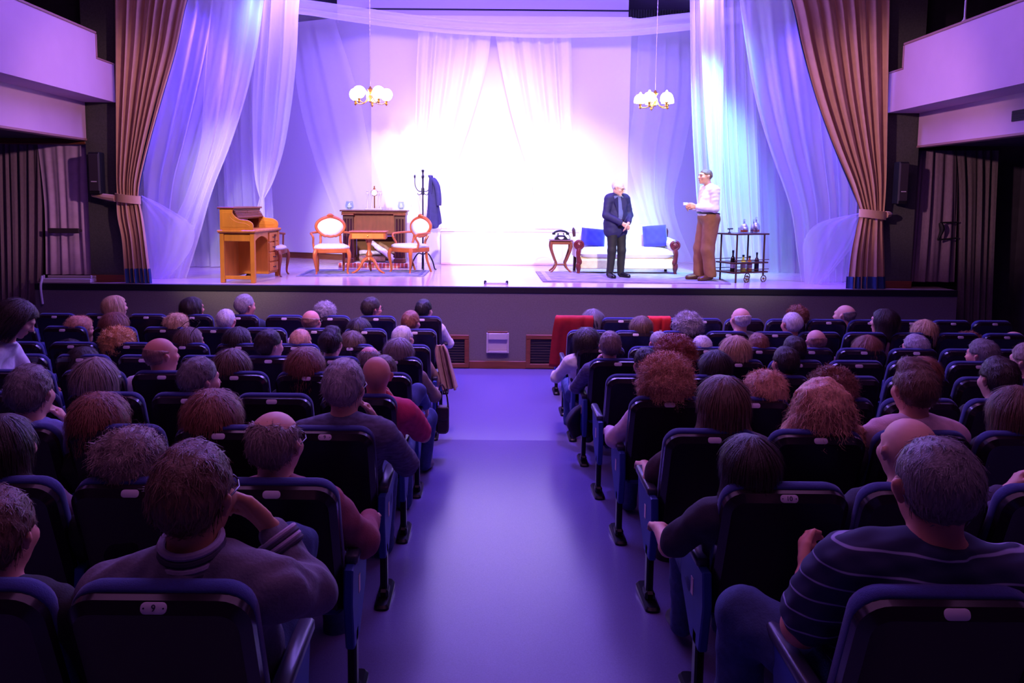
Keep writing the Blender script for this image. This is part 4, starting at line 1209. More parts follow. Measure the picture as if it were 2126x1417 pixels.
# ---------------- chandeliers
GLOBE = mat('lit_globe', (255, 246, 235), .4, emit=(255, 236, 220), estr=14.0)
def chandelier(label, px, py, chain_px, n, style, y):
    c = at_y(px, py, y)
    t = thing('chandelier', label, 'chandelier', c, 0, 'brass chandeliers')
    topz = 6.3 - c.z
    MB().lathe([(.012, -.10), (.03, -.085), (.018, -.06), (.025, -.02), (.02, .06), (.035, .09), (.05, .11), (.03, .13), (.012, .16), (0, .17)], 14).build('hub', M['brass'], t)
    mbc = MB()
    nl = 64; z = .17; lh = (topz - .17) / nl
    for k in range(nl):
        zc_ = z + lh * (k + .5)
        pts_ = [Vector((.006 * math.cos(q), 0, zc_ + lh * .66 * math.sin(q))) if k % 2 else Vector((0, .006 * math.cos(q), zc_ + lh * .66 * math.sin(q))) for q in [2 * PI * m_ / 8 for m_ in range(8)]]
        mbc.tube(pts_, .0022, 4, closed=True)
    o = mbc.build('chain', M['pipe'], t); o['kind'] = 'stuff'
    for k in range(n):
        an = 2 * PI * k / n + .35; c_, s_ = math.cos(an), math.sin(an)
        R = .27 if style == 'globe' else .24
        arm = MB().tube(smooth_path([(.02 * c_, .02 * s_, .02), (.10 * c_, .10 * s_, -.10), (.20 * c_, .20 * s_, -.12), (R * c_, R * s_, -.085)], 12), .009, 8).build('arm', M['brass'], t)
        MB().lathe([(0, -.145), (.012, -.135), (.028, -.11), (.018, -.10), (.02, -.07), (.034, -.055), (.03, -.045)], 12, (R * c_, R * s_, 0)).build('cup', M['brass'], arm)
        if style == 'globe':
            pr_ = [(.03, -.06)] + [(.102 * math.sin(q), .04 - .102 * math.cos(q)) for q in [PI * (m_ + 1.2) / 12 for m_ in range(11)]]
        else:
            pr_ = [(.03, -.05), (.104, -.035), (.106, .0), (.096, .05), (.066, .09), (.022, .108), (.012, .135), (.0, .14)]
        MB().lathe(pr_, 16, (R * c_, R * s_, 0)).build('globe' if style == 'globe' else 'bell_shade', GLOBE, arm)
        if style == 'globe':
            MB().tube(smooth_path([(.03 * c_, .03 * s_, .02), (.10 * c_, .10 * s_, .06), (.18 * c_, .18 * s_, .13)], 8), [.012, .012, .013, .013, .014, .014, .012, .008], 8).build('leaf_arm', M['back_silk'], t)
    return t
chandelier('left brass chandelier with lit round globes', 769, 200, 770, 5, 'globe', 13.0)
chandelier('right brass chandelier with lit bell shaped shades', 1360, 208, 1368, 5, 'bell', 13.0)

# small floor microphone bar on the stage edge
p = at_stage(1030, 589.5)
t = thing('floor_microphone', 'small low microphone bar on the stage edge above the aisle', 'microphone', (p.x, p.y + .02, STAGE_Z))
MB().box((0, 0, .012), (.32, .05, .014), .004).build('bar', M['pipe'], t)
for sx in (-1, 1):
    MB().lathe([(.02, 0), (.018, .02), (.022, .03), (.012, .05), (0, .052)], 10, (sx * .155, 0, .0)).build('capsule', M['iron'], t)
# ================================================================== theatre seats
M['seat_shell'] = mat('seat_shell', (34, 22, 34), 0.24, var=0.15, scale=60, coat=.3)
M['seat_lip'] = mat('seat_lip', (30, 26, 48), 0.22, coat=0.5)
M['seat_fabric'] = mat('seat_fabric', (34, 40, 112), 0.85, var=0.12, scale=120, bump=0.2, bscale=300, sheen=0.2)
M['seat_panel'] = mat('seat_panel', (40, 62, 140), 0.55, var=0.06, scale=20)
M['seat_metal'] = mat('seat_metal', (20, 18, 24), 0.3, metal=0.3)
M['seat_arm'] = mat('seat_arm', (60, 58, 78), 0.35)
M['plate_white'] = mat('plate_white', (225, 215, 225), 0.4)
M['sticker'] = mat('sticker', (235, 205, 195), 0.6)
M['digit'] = mat('digit', (40, 36, 60), 0.6)

SEAT_H = 0.60; SEAT_W = 0.455; SEAT_TOP = 0.93; ALPHA = math.atan2(0.18, 0.57)
SDIR = Vector((0, -math.sin(ALPHA), math.cos(ALPHA))); NDIR = Vector((0, math.cos(ALPHA), math.sin(ALPHA)))
TOPP = Vector((0, 0, SEAT_TOP))

def back_pt(x, s, d):
    return Vector((x, 0, 0)) + TOPP + SDIR * (s - SEAT_H) + NDIR * d

def round_rect(w, h, rt, rb, n=6, s0=0.0):
    pts = []
    for (cx, cy, r, a0) in ((w / 2 - rb, s0 + rb, rb, -PI / 2), (w / 2 - rt, s0 + h - rt, rt, 0), (-w / 2 + rt, s0 + h - rt, rt, PI / 2), (-w / 2 + rb, s0 + rb, rb, PI)):
        for k in range(n + 1):
            a = a0 + PI / 2 * k / n
            pts.append((cx + r * math.cos(a), cy + r * math.sin(a)))
    return pts

OUT = round_rect(SEAT_W, SEAT_H - .012, .075, .04, 6)
SEATM = {}
SEATM['back_shell'] = MB().prism(OUT, back_pt, [(.030, 0.0), (.026, -.001), (0, .020), (0, .046)]).mesh('back_shell', 50)
OUT2 = round_rect(SEAT_W + .004, SEAT_H - .004, .08, .04, 6)
SEATM['back_cushion'] = MB().prism(OUT2, back_pt, [(.004, .044), (0, .050), (0, .076), (.012, .096), (.04, .106)]).mesh('back_cushion', 60)
SEATM['seat_pad'] = MB().prism(round_rect(.44, .44, .05, .03, 4), lambda x, s, d: Vector((x, .17 + s, .39 + d - .04 * s)), [(.02, -.03), (0, -.01), (0, .05), (.02, .07)]).mesh('seat_pad', 60)
SEATM['seat_pad_up'] = MB().prism(round_rect(.40, .36, .05, .03, 4), lambda x, s, d: Vector((x, .33 - d - .06 * s, .36 + s)), [(.02, -.05), (0, -.03), (0, .03), (.02, .05)]).mesh('seat_pad', 60)
SEATM['armrest'] = MB().prism(round_rect(.052, .40, .02, .015, 3), lambda x, s, d: Vector((x, .17 + s * .82, .60 + d + .03 * s)), [(.006, -.03), (0, -.022), (0, .0), (.008, .008)]).mesh('armrest', 60)
# aisle panel: wide below the arm rest, tapering down to the post
PAN = [(.14, .25), (.26, .25), (.42, .40), (.46, .585), (.12, .575), (.10, .45)]
SEATM['side_panel'] = MB().prism(PAN, lambda x, s, d: Vector((d, x, s)), [(.006, -.018), (0, -.012), (0, .012), (.006, .018)]).mesh('side_panel', 30)
SEATM['post'] = MB().box((0, .20, .17), (.036, .055, .28), .008).mesh('post')
SEATM['foot'] = MB().prism(round_rect(.075, .30, .03, .03, 4), lambda x, s, d: Vector((x, .07 + s, d)), [(0, 0.0), (0, .022), (.012, .034)]).box((0, .20, .05), (.05, .09, .05), .012).mesh('foot')
CH_U = (SDIR * .028 + NDIR * .020).normalized(); CH_N = (SDIR * .020 - NDIR * .028).normalized()
CH_C = back_pt(0, SEAT_H - .012 - .014, .0095)
def plate_pt(x, s, d):
    return Vector((x, 0, 0)) + CH_C + CH_U * s + CH_N * d
SEATM['number_plate'] = MB().prism(round_rect(.064, .028, .012, .012, 4, -.014), plate_pt, [(0, -.002), (0, .002), (.0015, .003)]).mesh('number_plate')
SEATM['sticker'] = MB().box((0, 0, 0), (.002, .03, .07)).mesh('sticker')

P_L = lambda k: .507 + .007 * max(0, k - 3)
P_R = lambda k: .505 - .003 * max(0, k - 3)
ROW_Y = [1.75 + .9025 * k for k in range(9)]
EDGE_L, EDGE_R = -.54, .86
ORD = ['first', 'second', 'third', 'fourth', 'fifth', 'sixth', 'seventh', 'eighth', 'ninth', 'tenth', 'eleventh']

def seat_x(side, k, i):
    """centre of seat i (0 at the aisle) in row k (0 nearest the camera)"""
    if side == 'L':
        return EDGE_L - SEAT_W / 2 - i * P_L(k) - (.03 if k == 0 else 0)
    return EDGE_R + SEAT_W / 2 + i * P_R(k) + (.05 if k == 0 else 0)

SEATS = {}

def make_seat(side, k, i, occupied, last):
    x = seat_x(side, k, i); y = ROW_Y[k]; z = floor_z(y + .2)
    rowname = ORD[8 - k] + ' row from the stage'
    pos = ('aisle seat' if i == 0 else ORD[i] + ' seat from the aisle')
    blk = 'left' if side == 'L' else 'right'
    lab = 'navy folding theatre seat, ' + blk + ' block, ' + rowname + ', ' + pos
    t = thing('theatre_seat', lab, 'seat', (x, y, z), 0, 'theatre seats of the ' + blk + ' block')
    link('back_shell', SEATM['back_shell'], M['seat_shell'], t)
    link('back_cushion', SEATM['back_cushion'], M['seat_fabric'], t)
    link('seat_pad', SEATM['seat_pad' if occupied else 'seat_pad_up'], M['seat_fabric'], t)
    pl = link('number_plate', SEATM['number_plate'], M['plate_white'], t)
    P = P_L(k) if side == 'L' else P_R(k)
    sg = 1 if side == 'L' else -1
    stands = [sg * (P / 2 + .0)] + ([-sg * P / 2] if last else [])
    for q, sx in enumerate(stands):
        link('armrest', SEATM['armrest'], M['seat_arm'], t, (sx, 0, 0))
        pan = link('side_panel', SEATM['side_panel'], M['seat_panel'], t, (sx, 0, 0))
        link('post', SEATM['post'], M['seat_metal'], t, (sx, 0, 0))
        link('foot', SEATM['foot'], M['seat_metal'], t, (sx, 0, 0))
        if i == 0 and q == 0:
            link('row_sticker', SEATM['sticker'], M['sticker'], pan, (sg * .0192, .25, .46))
    SEATS[(side, k, i)] = t
    return t

def text_mesh(txt, size, depth=.0006):
    cu = bpy.data.curves.new('digits', 'FONT'); cu.body = txt; cu.size = size; cu.extrude = depth; cu.align_x = 'CENTER'; cu.align_y = 'CENTER'
    ob = bpy.data.objects.new('digits', cu); COL.objects.link(ob)
    me = bpy.data.meshes.new_from_object(ob.evaluated_get(bpy.context.evaluated_depsgraph_get()))
    bpy.data.objects.remove(ob); bpy.data.curves.remove(cu)
    return me
CHECK = mat('check_shirt', (96, 92, 122), .85, var=.35, scale=26, stretch=(1, 1, 3))
# ================================================================== people: bodies grown from smooth distance fields
def surface_nets(D, org, h):
    S = D < 0
    nx, ny, nz = D.shape
    cnt = np.zeros((nx - 1, ny - 1, nz - 1), np.int8)
    for i in (0, 1):
        for j in (0, 1):
            for k in (0, 1):
                cnt += S[i:nx - 1 + i, j:ny - 1 + j, k:nz - 1 + k]
    act = (cnt > 0) & (cnt < 8)
    I = np.argwhere(act)
    ids = np.full(act.shape, -1, np.int32)
    ids[act] = np.arange(len(I))
    pos = np.zeros((len(I), 3), np.float32); w = np.zeros(len(I), np.float32)
    C8 = [(i, j, k) for i in (0, 1) for j in (0, 1) for k in (0, 1)]
    for a in C8:
        for b in C8:
            if sum(b) - sum(a) == 1 and all(y >= x for x, y in zip(a, b)):
                da = D[I[:, 0] + a[0], I[:, 1] + a[1], I[:, 2] + a[2]]
                db = D[I[:, 0] + b[0], I[:, 1] + b[1], I[:, 2] + b[2]]
                m = (da < 0) != (db < 0)
                t = da[m] / (da[m] - db[m])
                pos[m] += np.array(a, np.float32) + (np.array(b, np.float32) - np.array(a, np.float32)) * t[:, None]
                w[m] += 1
    V = np.array(org) + h * (I + pos / w[:, None])
    F = []
    # edges along each axis
    for ax in range(3):
        sl0 = [slice(1, None)] * 3; sl1 = [slice(1, None)] * 3
        sl0 = [slice(0, -1) if q == ax else slice(1, -1) for q in range(3)]
        sl1 = [slice(1, None) if q == ax else slice(1, -1) for q in range(3)]
        A = S[tuple(sl0)]; B = S[tuple(sl1)]
        E = np.argwhere(A != B)
        if not len(E): continue
        ins = A[E[:, 0], E[:, 1], E[:, 2]]
        base = E.copy()
        for q in range(3):
            if q != ax: base[:, q] += 1
        o1, o2 = (ax + 1) % 3, (ax + 2) % 3
        def cell(d1, d2):
            c = base.copy(); c[:, o1] += d1; c[:, o2] += d2
            return ids[c[:, 0], c[:, 1], c[:, 2]]
        q = np.stack([cell(-1, -1), cell(0, -1), cell(0, 0), cell(-1, 0)], 1)
        q[~ins] = q[~ins][:, ::-1]
        F.append(q)
    return V, np.concatenate(F)


def P3(v):
    return np.array([v[0], v[1], v[2]], np.float32)


def cap(a, b, ra, rb=None, k=.02):
    return ('c', P3(a), P3(b), ra, ra if rb is None else rb, k)


def ell(c, r, k=.02, rot=None):
    return ('e', P3(c), P3(r), np.eye(3, dtype=np.float32) if rot is None else np.array(rot, np.float32), k)


def grow(prims, d):
    out = []
    for p in prims:
        if p[0] == 'c': out.append(('c', p[1], p[2], p[3] + d, p[4] + d, p[5]))
        else: out.append(('e', p[1], p[2] + d, p[3], p[4]))
    return out


def sdf_field(prims, h, cuts=()):
    lo = np.full(3, 9e9); hi = np.full(3, -9e9)
    bb = []
    for p in prims:
        if p[0] == 'c':
            r = max(p[3], p[4]); a = np.minimum(p[1], p[2]) - r; b = np.maximum(p[1], p[2]) + r
        else:
            e = np.abs(p[3]) @ p[2]; a = p[1] - e; b = p[1] + e
        bb.append((a, b)); lo = np.minimum(lo, a); hi = np.maximum(hi, b)
    lo -= 3 * h; hi += 3 * h
    n = np.ceil((hi - lo) / h).astype(int) + 1
    D = np.full(n, .3, np.float32)
    ax = [lo[q] + h * np.arange(n[q]) for q in range(3)]
    for p, (a, b) in zip(prims, bb):
        k = p[-1]; mg = k + 3.0 * h
        i0 = np.maximum(((a - mg - lo) / h).astype(int), 0); i1 = np.minimum(np.ceil((b + mg - lo) / h).astype(int) + 1, n)
        X = ax[0][i0[0]:i1[0]][:, None, None].astype(np.float32); Y = ax[1][i0[1]:i1[1]][None, :, None].astype(np.float32); Z = ax[2][i0[2]:i1[2]][None, None, :].astype(np.float32)
        if p[0] == 'c':
            A, B = p[1], p[2]; u = B - A; L2 = float(u @ u) + 1e-12
            dx, dy, dzz = X - A[0], Y - A[1], Z - A[2]
            t = np.clip((dx * u[0] + dy * u[1] + dzz * u[2]) / L2, 0, 1)
            d = np.sqrt((dx - t * u[0]) ** 2 + (dy - t * u[1]) ** 2 + (dzz - t * u[2]) ** 2) - (p[3] + (p[4] - p[3]) * t)
        else:
            R = p[3]; dx, dy, dzz = X - p[1][0], Y - p[1][1], Z - p[1][2]
            q = [R[0, m] * dx + R[1, m] * dy + R[2, m] * dzz for m in range(3)]
            r = p[2]
            k0 = np.sqrt((q[0] / r[0]) ** 2 + (q[1] / r[1]) ** 2 + (q[2] / r[2]) ** 2)
            k1 = np.sqrt((q[0] / r[0] ** 2) ** 2 + (q[1] / r[1] ** 2) ** 2 + (q[2] / r[2] ** 2) ** 2) + 1e-9
            d = k0 * (k0 - 1) / k1
        sub = D[i0[0]:i1[0], i0[1]:i1[1], i0[2]:i1[2]]
        hh = np.clip(.5 + .5 * (sub - d) / k, 0, 1)
        D[i0[0]:i1[0], i0[1]:i1[1], i0[2]:i1[2]] = sub * (1 - hh) + d * hh - k * hh * (1 - hh)
    for fn in cuts:
        X, Y, Z = ax[0][:, None, None], ax[1][None, :, None], ax[2][None, None, :]
        D = np.maximum(D, fn(X, Y, Z).astype(np.float32))
    return D, lo, h


def np_mesh(name, V, F, mirror=False):
    V = np.asarray(V, np.float64)
    if mirror:
        V = V * np.array([-1, 1, 1]); F = [tuple(reversed(f)) for f in F] if isinstance(F, list) else np.asarray(F)[:, ::-1]
    me = bpy.data.meshes.new(name)
    me.from_pydata(V.tolist(), [], F.tolist() if isinstance(F, np.ndarray) else F)
    me.shade_smooth()
    return me


def vnoise(V, s, seed=0):
    """cheap smooth pseudo noise from summed sines"""
    rs = np.random.RandomState(seed)
    out = np.zeros(len(V))
    for q in range(12):
        k = rs.normal(size=3) * s * rs.uniform(.5, 1.5); out += np.sin(V @ k + rs.uniform(0, 6.28))
    return out / 4.5


def normals(V, F):
    N = np.zeros_like(V)
    n = np.cross(V[F[:, 2]] - V[F[:, 0]], V[F[:, 3]] - V[F[:, 1]])
    for q in range(4):
        np.add.at(N, F[:, q], n)
    return N / (np.linalg.norm(N, axis=1)[:, None] + 1e-12)


def sdf_mesh(prims, h, cuts=(), wrinkle=0.0, wscale=45, seed=0):
    V, F = surface_nets(*sdf_field(prims, h, cuts))
    if wrinkle:
        N = normals(V, F)
        V = V + N * (wrinkle * vnoise(V, wscale, seed))[:, None]
    return V, F


def hand(w, d, nrm, side, curl=.5, s=1.0, thumb=1.0):
    """w wrist, d pointing along the hand, nrm out of the palm, side = direction from the little finger to the thumb"""
    w = Vector(w); d = Vector(d).normalized(); side = Vector(side).normalized(); nrm = Vector(nrm).normalized()
    out = []
    k = .006
    lens = [.74, .92, 1.0, .92]            # little, ring, middle, index
    for i in range(4):
        o = (-.033 + .022 * i) * s
        kn = w + d * (.082 + (.006 if i in (1, 2) else 0)) * s + side * o
        out.append(cap(w + side * o * .55, kn, .015 * s, .0115 * s, .012))
        p = kn; ang = 0.0
        for L, r0, r1 in ((.043, .0098, .009), (.028, .009, .0082), (.022, .0082, .007)):
            ang += curl
            v = (d * math.cos(ang) + nrm * math.sin(ang))
            q = p + v * L * lens[i] * s
            out.append(cap(p, q, r0 * s, r1 * s, k)); p = q
    b = w + d * .028 * s + side * .026 * s
    v1 = (side * .75 * thumb + d * .65 + nrm * .35).normalized()
    m1 = b + v1 * .042 * s
    v2 = (side * .25 * thumb + d * .85 + nrm * .4).normalized()
    m2 = m1 + v2 * .034 * s
    m3 = m2 + (v2 + nrm * .25).normalized() * .024 * s
    out += [cap(b, m1, .015 * s, .0115 * s, .012), cap(m1, m2, .011 * s, .0095 * s, k), cap(m2, m3, .0095 * s, .0078 * s, k)]
    return out


def head_prims(H, female=False, s=1.0):
    """H: 4x4 head frame (+Y is where the face looks)"""
    R = H.to_3x3()
    Rn = np.array(R)
    def T(x, y, z): return H @ Vector((x * s, y * s, z * s))
    def E(c, r, k=.015): return ell(T(*c), [q * s for q in r], k, Rn)
    def Cc(a, b, ra, rb=None, k=.01): return cap(T(*a), T(*b), ra * s, (rb if rb is not None else ra) * s, k)
    j = .92 if female else 1.0
    pr = [E((0, -.014, .032), (.0765, .097, .086)), E((0, .030, -.030), (.061 * j, .062, .078), .03), E((0, .072, -.088), (.024 * j, .02, .022), .02),
          E((0, .078, .030), (.05, .022, .02), .02),
          Cc((0, .094, .012), (0, .114, -.022), .008, .0125, .012), Cc((-.011, .103, -.026), (.011, .103, -.026), .008, k=.01),
          Cc((-.018, .092, -.052), (.018, .092, -.052), .0075, k=.008), Cc((-.016, .090, -.062), (.016, .090, -.062), .0075, k=.008),
          E((.045, .062, -.018), (.022, .024, .024), .02), E((-.045, .062, -.018), (.022, .024, .024), .02)]
    for sx in (-1, 1):
        pr += [Cc((sx * .074, -.008, -.022), (sx * .086, -.016, .020), .0075, .0115, .006), Cc((sx * .076, -.004, .004), (sx * .084, -.012, .006), .012, .010, .006)]
        pr += [E((sx * .031, .078, .004), (.013, .012, .009), .004)]
    return pr


def torso_prims(pel, chest, neck, shL, shR, b=1.0, belly=1.0, lean=0.0, rz=0.0):
    pel, chest, neck = Vector(pel), Vector(chest), Vector(neck)
    R = np.array(Matrix.Rotation(rz, 3, 'Z') @ Matrix.Rotation(lean, 3, 'X'))
    w = pel.lerp(chest, .5)
    fwd = Matrix.Rotation(rz, 3, 'Z') @ Vector((0, 1, 0))
    return [ell(pel, (.168 * b, .125 * b, .12), .05, R), ell(w + fwd * .02 * belly, (.148 * b * belly, .112 * b * belly, .15), .05, R), ell(chest, (.165 * b, .112 * b, .165), .05, R),
            cap(Vector(shL).lerp(Vector(shR), .12), Vector(shL).lerp(Vector(shR), .88), .062, k=.05),
            cap(neck, Vector(shL).lerp(neck, .25), .045, .05, .04), cap(neck, Vector(shR).lerp(neck, .25), .045, .05, .04)]


def figure(J, vox, female=False, b=1.0, belly=1.0, sleeves='long', fold=.004, head_s=1.08, collar=True, hands=None, shirt_cut=None, lean=0.0, rz=0.0, jacket=False, seed=1, legs=True):
    """returns dict of (V,F) per garment plus the head frame"""
    H = J['H']
    hc = H.to_translation()
    sk_head = head_prims(H, female, head_s) + [cap(J['neck'], hc + (H.to_3x3() @ Vector((0, -.022, -.05))), .055 * (.88 if female else 1), .052 * (.88 if female else 1), .03)]
    tor = torso_prims(J['pel'], J['chest'], J['neck'], J['shL'], J['shR'], b, belly, lean, rz)
    ua = []; fa = []; hd = []
    for s in 'LR':
        ua.append(cap(J['sh' + s], J['el' + s], .054 * b, .043 * b, .03)); fa.append(cap(J['el' + s], J['wr' + s], .042 * b, .029, .02))
        hd += J['hand' + s]
    th = []; shn = []; ft = []
    if legs:
        for s in 'LR':
            th.append(cap(J['hip' + s], J['kn' + s], .088 * b, .060, .04)); shn.append(cap(J['kn' + s], J['an' + s], .057, .040, .03))
            ft.append(cap(J['an' + s], J['toe' + s], .040, .032, .02))
    out = {'H': H @ Matrix.Diagonal((head_s, head_s, head_s, 1))}
    out['body'] = sdf_mesh(tor + ua + fa + sk_head + th + shn + ft + hd, vox)
    inf = .013
    sh = grow(tor, inf) + grow(ua if sleeves != 'none' else [], inf)
    if sleeves == 'short':
        sh = grow(tor, inf) + [cap(J['sh' + s], Vector(J['sh' + s]).lerp(Vector(J['el' + s]), .8), .054 * b + .018, .05 * b + .02, .03) for s in 'LR']
    if sleeves == 'long':
        sh += [cap(J['el' + s], Vector(J['el' + s]).lerp(Vector(J['wr' + s]), .92), .042 * b + .014, .034 + .010, .03) for s in 'LR']
    if sleeves == 'half':
        sh += [cap(J['el' + s], Vector(J['el' + s]).lerp(Vector(J['wr' + s]), .25), .042 * b + .014, .042 + .010, .03) for s in 'LR']
    if collar:
        nk = Vector(J['neck']); up = (hc - nk).normalized()
        for q in range(10):
            a0 = 2 * PI * q / 10; a1 = 2 * PI * (q + 1) / 10
            f = lambda a: nk + up * (.022 + (.012 if math.sin(a) < 0 else -.012)) + Vector((math.cos(a) * .062, math.sin(a) * .062 - .004, 0))
            sh.append(cap(f(a0), f(a1), .014, k=.012))
    out['shirt'] = sdf_mesh(sh, vox, () if shirt_cut is None else [lambda X, Y, Z: (shirt_cut - Z) + 0 * X + 0 * Y], fold, 40, seed)
    if legs:
        inf2 = .014
        out['trousers'] = sdf_mesh([grow([tor[0]], inf2)[0]] + grow(th, inf2) + grow(shn, inf2 + .004), vox, (), fold, 34, seed + 1)
        out['shoes'] = [sdf_mesh(grow([f_], .012), vox) for f_ in ft]
    return out


def head_frame(c, yaw=0, pitch=0, roll=0, base=0.0):
    return Matrix.Translation(c) @ Matrix.Rotation(base + math.radians(-yaw), 4, 'Z') @ Matrix.Rotation(math.radians(-pitch), 4, 'X') @ Matrix.Rotation(math.radians(roll), 4, 'Y')


def seated(pose='rest', yaw=0, female=False, vox=.012, b=1.0, belly=1.0, sleeves='long', pitch=-2, over=None, collar=True, seed=1, fold=.004):
    w = .92 if female else 1.0
    hc = Vector((0, .185, 1.062))
    J = dict(pel=(0, .31, .50), chest=(0, .205, .79), neck=(0, .165, .905), shL=(-.185 * w, .16, .86), shR=(.185 * w, .16, .86),
             elL=(-.235, .27, .635), elR=(.235, .27, .635), wrL=(-.11, .48, .60), wrR=(.11, .48, .60),
             hipL=(-.09, .33, .49), hipR=(.09, .33, .49), knL=(-.10, .72, .50), knR=(.10, .72, .50), anL=(-.10, .72, .085), anR=(.10, .72, .085),
             toeL=(-.105, .86, .045), toeR=(.105, .86, .045), H=head_frame(hc, yaw, pitch))
    if over: J.update(over)
    if 'handL' not in J:
        J['handL'] = hand(J['wrL'], (.25, .9, -.25), (0, -.2, -1), (1, 0, 0), .28)
    if pose == 'chin':
        J['elR'] = (.265, .36, .66); yr = math.radians(-yaw)
        c = hc + Matrix.Rotation(yr, 3, 'Z') @ Vector((.055, .115, -.085))
        J['wrR'] = tuple(c + Vector((.045, .015, -.09)))
        d = (c - Vector(J['wrR'])).normalized()
        J['handR'] = hand(J['wrR'], d, (-.8, -.5, .1), (.3, -.8, .3), .75)
    elif pose == 'arm':
        J['elR'] = (.285, .29, .675); J['wrR'] = (.275, .52, .66)
        J['handR'] = hand(J['wrR'], (-.1, .95, -.2), (0, -.2, -1), (-1, 0, 0), .4)
    elif 'handR' not in J:
        J['handR'] = hand(J['wrR'], (-.25, .9, -.25), (0, -.2, -1), (-1, 0, 0), .28)
    return figure(J, vox, female, b * (.94 if female else 1), belly, sleeves, fold, lean=.34, collar=collar, seed=seed)


# ---------------- hair
def strands(P, N, rs, length, width, flow, nseg=3, lift=.25, curl=0.0, curlf=2.0, fall=False):
    """thin ribbons rooted at P; flow(P)->direction field; returns V,F"""
    n = len(P)
    d = flow(P, N)
    d = d / (np.linalg.norm(d, axis=1)[:, None] + 1e-9)
    if fall:
        d = d - N * np.minimum((d * N).sum(1), 0)[:, None]
    d = d / (np.linalg.norm(d, axis=1)[:, None] + 1e-9)
    side = np.cross(d, N); side /= (np.linalg.norm(side, axis=1)[:, None] + 1e-9)
    L = length * rs.uniform(.6, 1.25, n)[:, None]
    ph = rs.uniform(0, 6.28, n)[:, None]
    rows = []
    dn = np.array([0, -.05, -1.0]); cp = P.copy()
    for q in range(nseg + 1):
        t = q / nseg
        if fall:                                            # bends over the skull, then hangs
            base_ = cp - P
            e = (cp - np.array([0, -.03, .0])) / np.array(fall)
            nn = e / (np.linalg.norm(e, axis=1)[:, None] + 1e-9)
            g = dn + d * (.5 * (1 - t)) + np.stack([cp[:, 0] * .4, cp[:, 1] * 0, cp[:, 2] * 0], 1)
            g = g - nn * np.minimum((g * nn).sum(1), 0)[:, None] * (cp[:, 2] > -.02)[:, None]
            cp = cp + g / (np.linalg.norm(g, axis=1)[:, None] + 1e-9) * (L / nseg)
        else:
            base_ = d * L * t
        c = P + base_ + N * (lift * L * (t - .6 * t * t)) + curl * (side * np.cos(ph + curlf * 6.28 * t) + N * np.sin(ph + curlf * 6.28 * t)) * (t ** .5)
        w = width * (1 - .85 * t) * .5
        rows.append((c - side * w, c + side * w))
    bad = np.zeros(n, bool)                                 # nothing hangs in front of the face
    for a, b in rows:
        bad |= (a[:, 1] > .050) & (a[:, 2] < .068)
        bad |= (a[:, 1] < -.085) & (a[:, 2] < -.125)
    rows = [(a[~bad], b[~bad]) for a, b in rows]; n = int((~bad).sum())
    V = np.concatenate([np.stack([a, b], 1) for a, b in rows], 1)          # n, 2*(nseg+1), 3
    V = V.reshape(n, (nseg + 1), 2, 3).reshape(-1, 3)
    base = np.arange(n)[:, None] * (2 * (nseg + 1))
    F = []
    for q in range(nseg):
        F.append(np.concatenate([base + 2 * q, base + 2 * q + 1, base + 2 * q + 3, base + 2 * q + 2], 1))
    return V, np.concatenate(F)


def hairline(z0=.060, y0=.072, zn=-.085, temple=.028):
    """keeps the scalp side: above a line running from the forehead over the ear to the nape"""
    def fn(X, Y, Z):
        f1 = (Y - temple) * .80 - (Z - .002) * .62           # plane from the temple up to the forehead
        f2 = (zn - Z) + (Y + .02) * .35                       # nape
        side = np.minimum(np.minimum(Y + .030, .030 - Z), np.abs(X) - .050)
        return np.maximum(np.maximum(f1, f2), np.minimum(side, .05))
    return fn


def face_cut(y0=.045, slope=.35, zc=.07):
    """long hair: open in front of the face only"""
    def fn(X, Y, Z):
        return np.minimum((Y - y0) - np.maximum(Z - .02, 0) * slope * 2, (zc - Z) * 2 + .0 * X)
    return fn


HAIR = {}

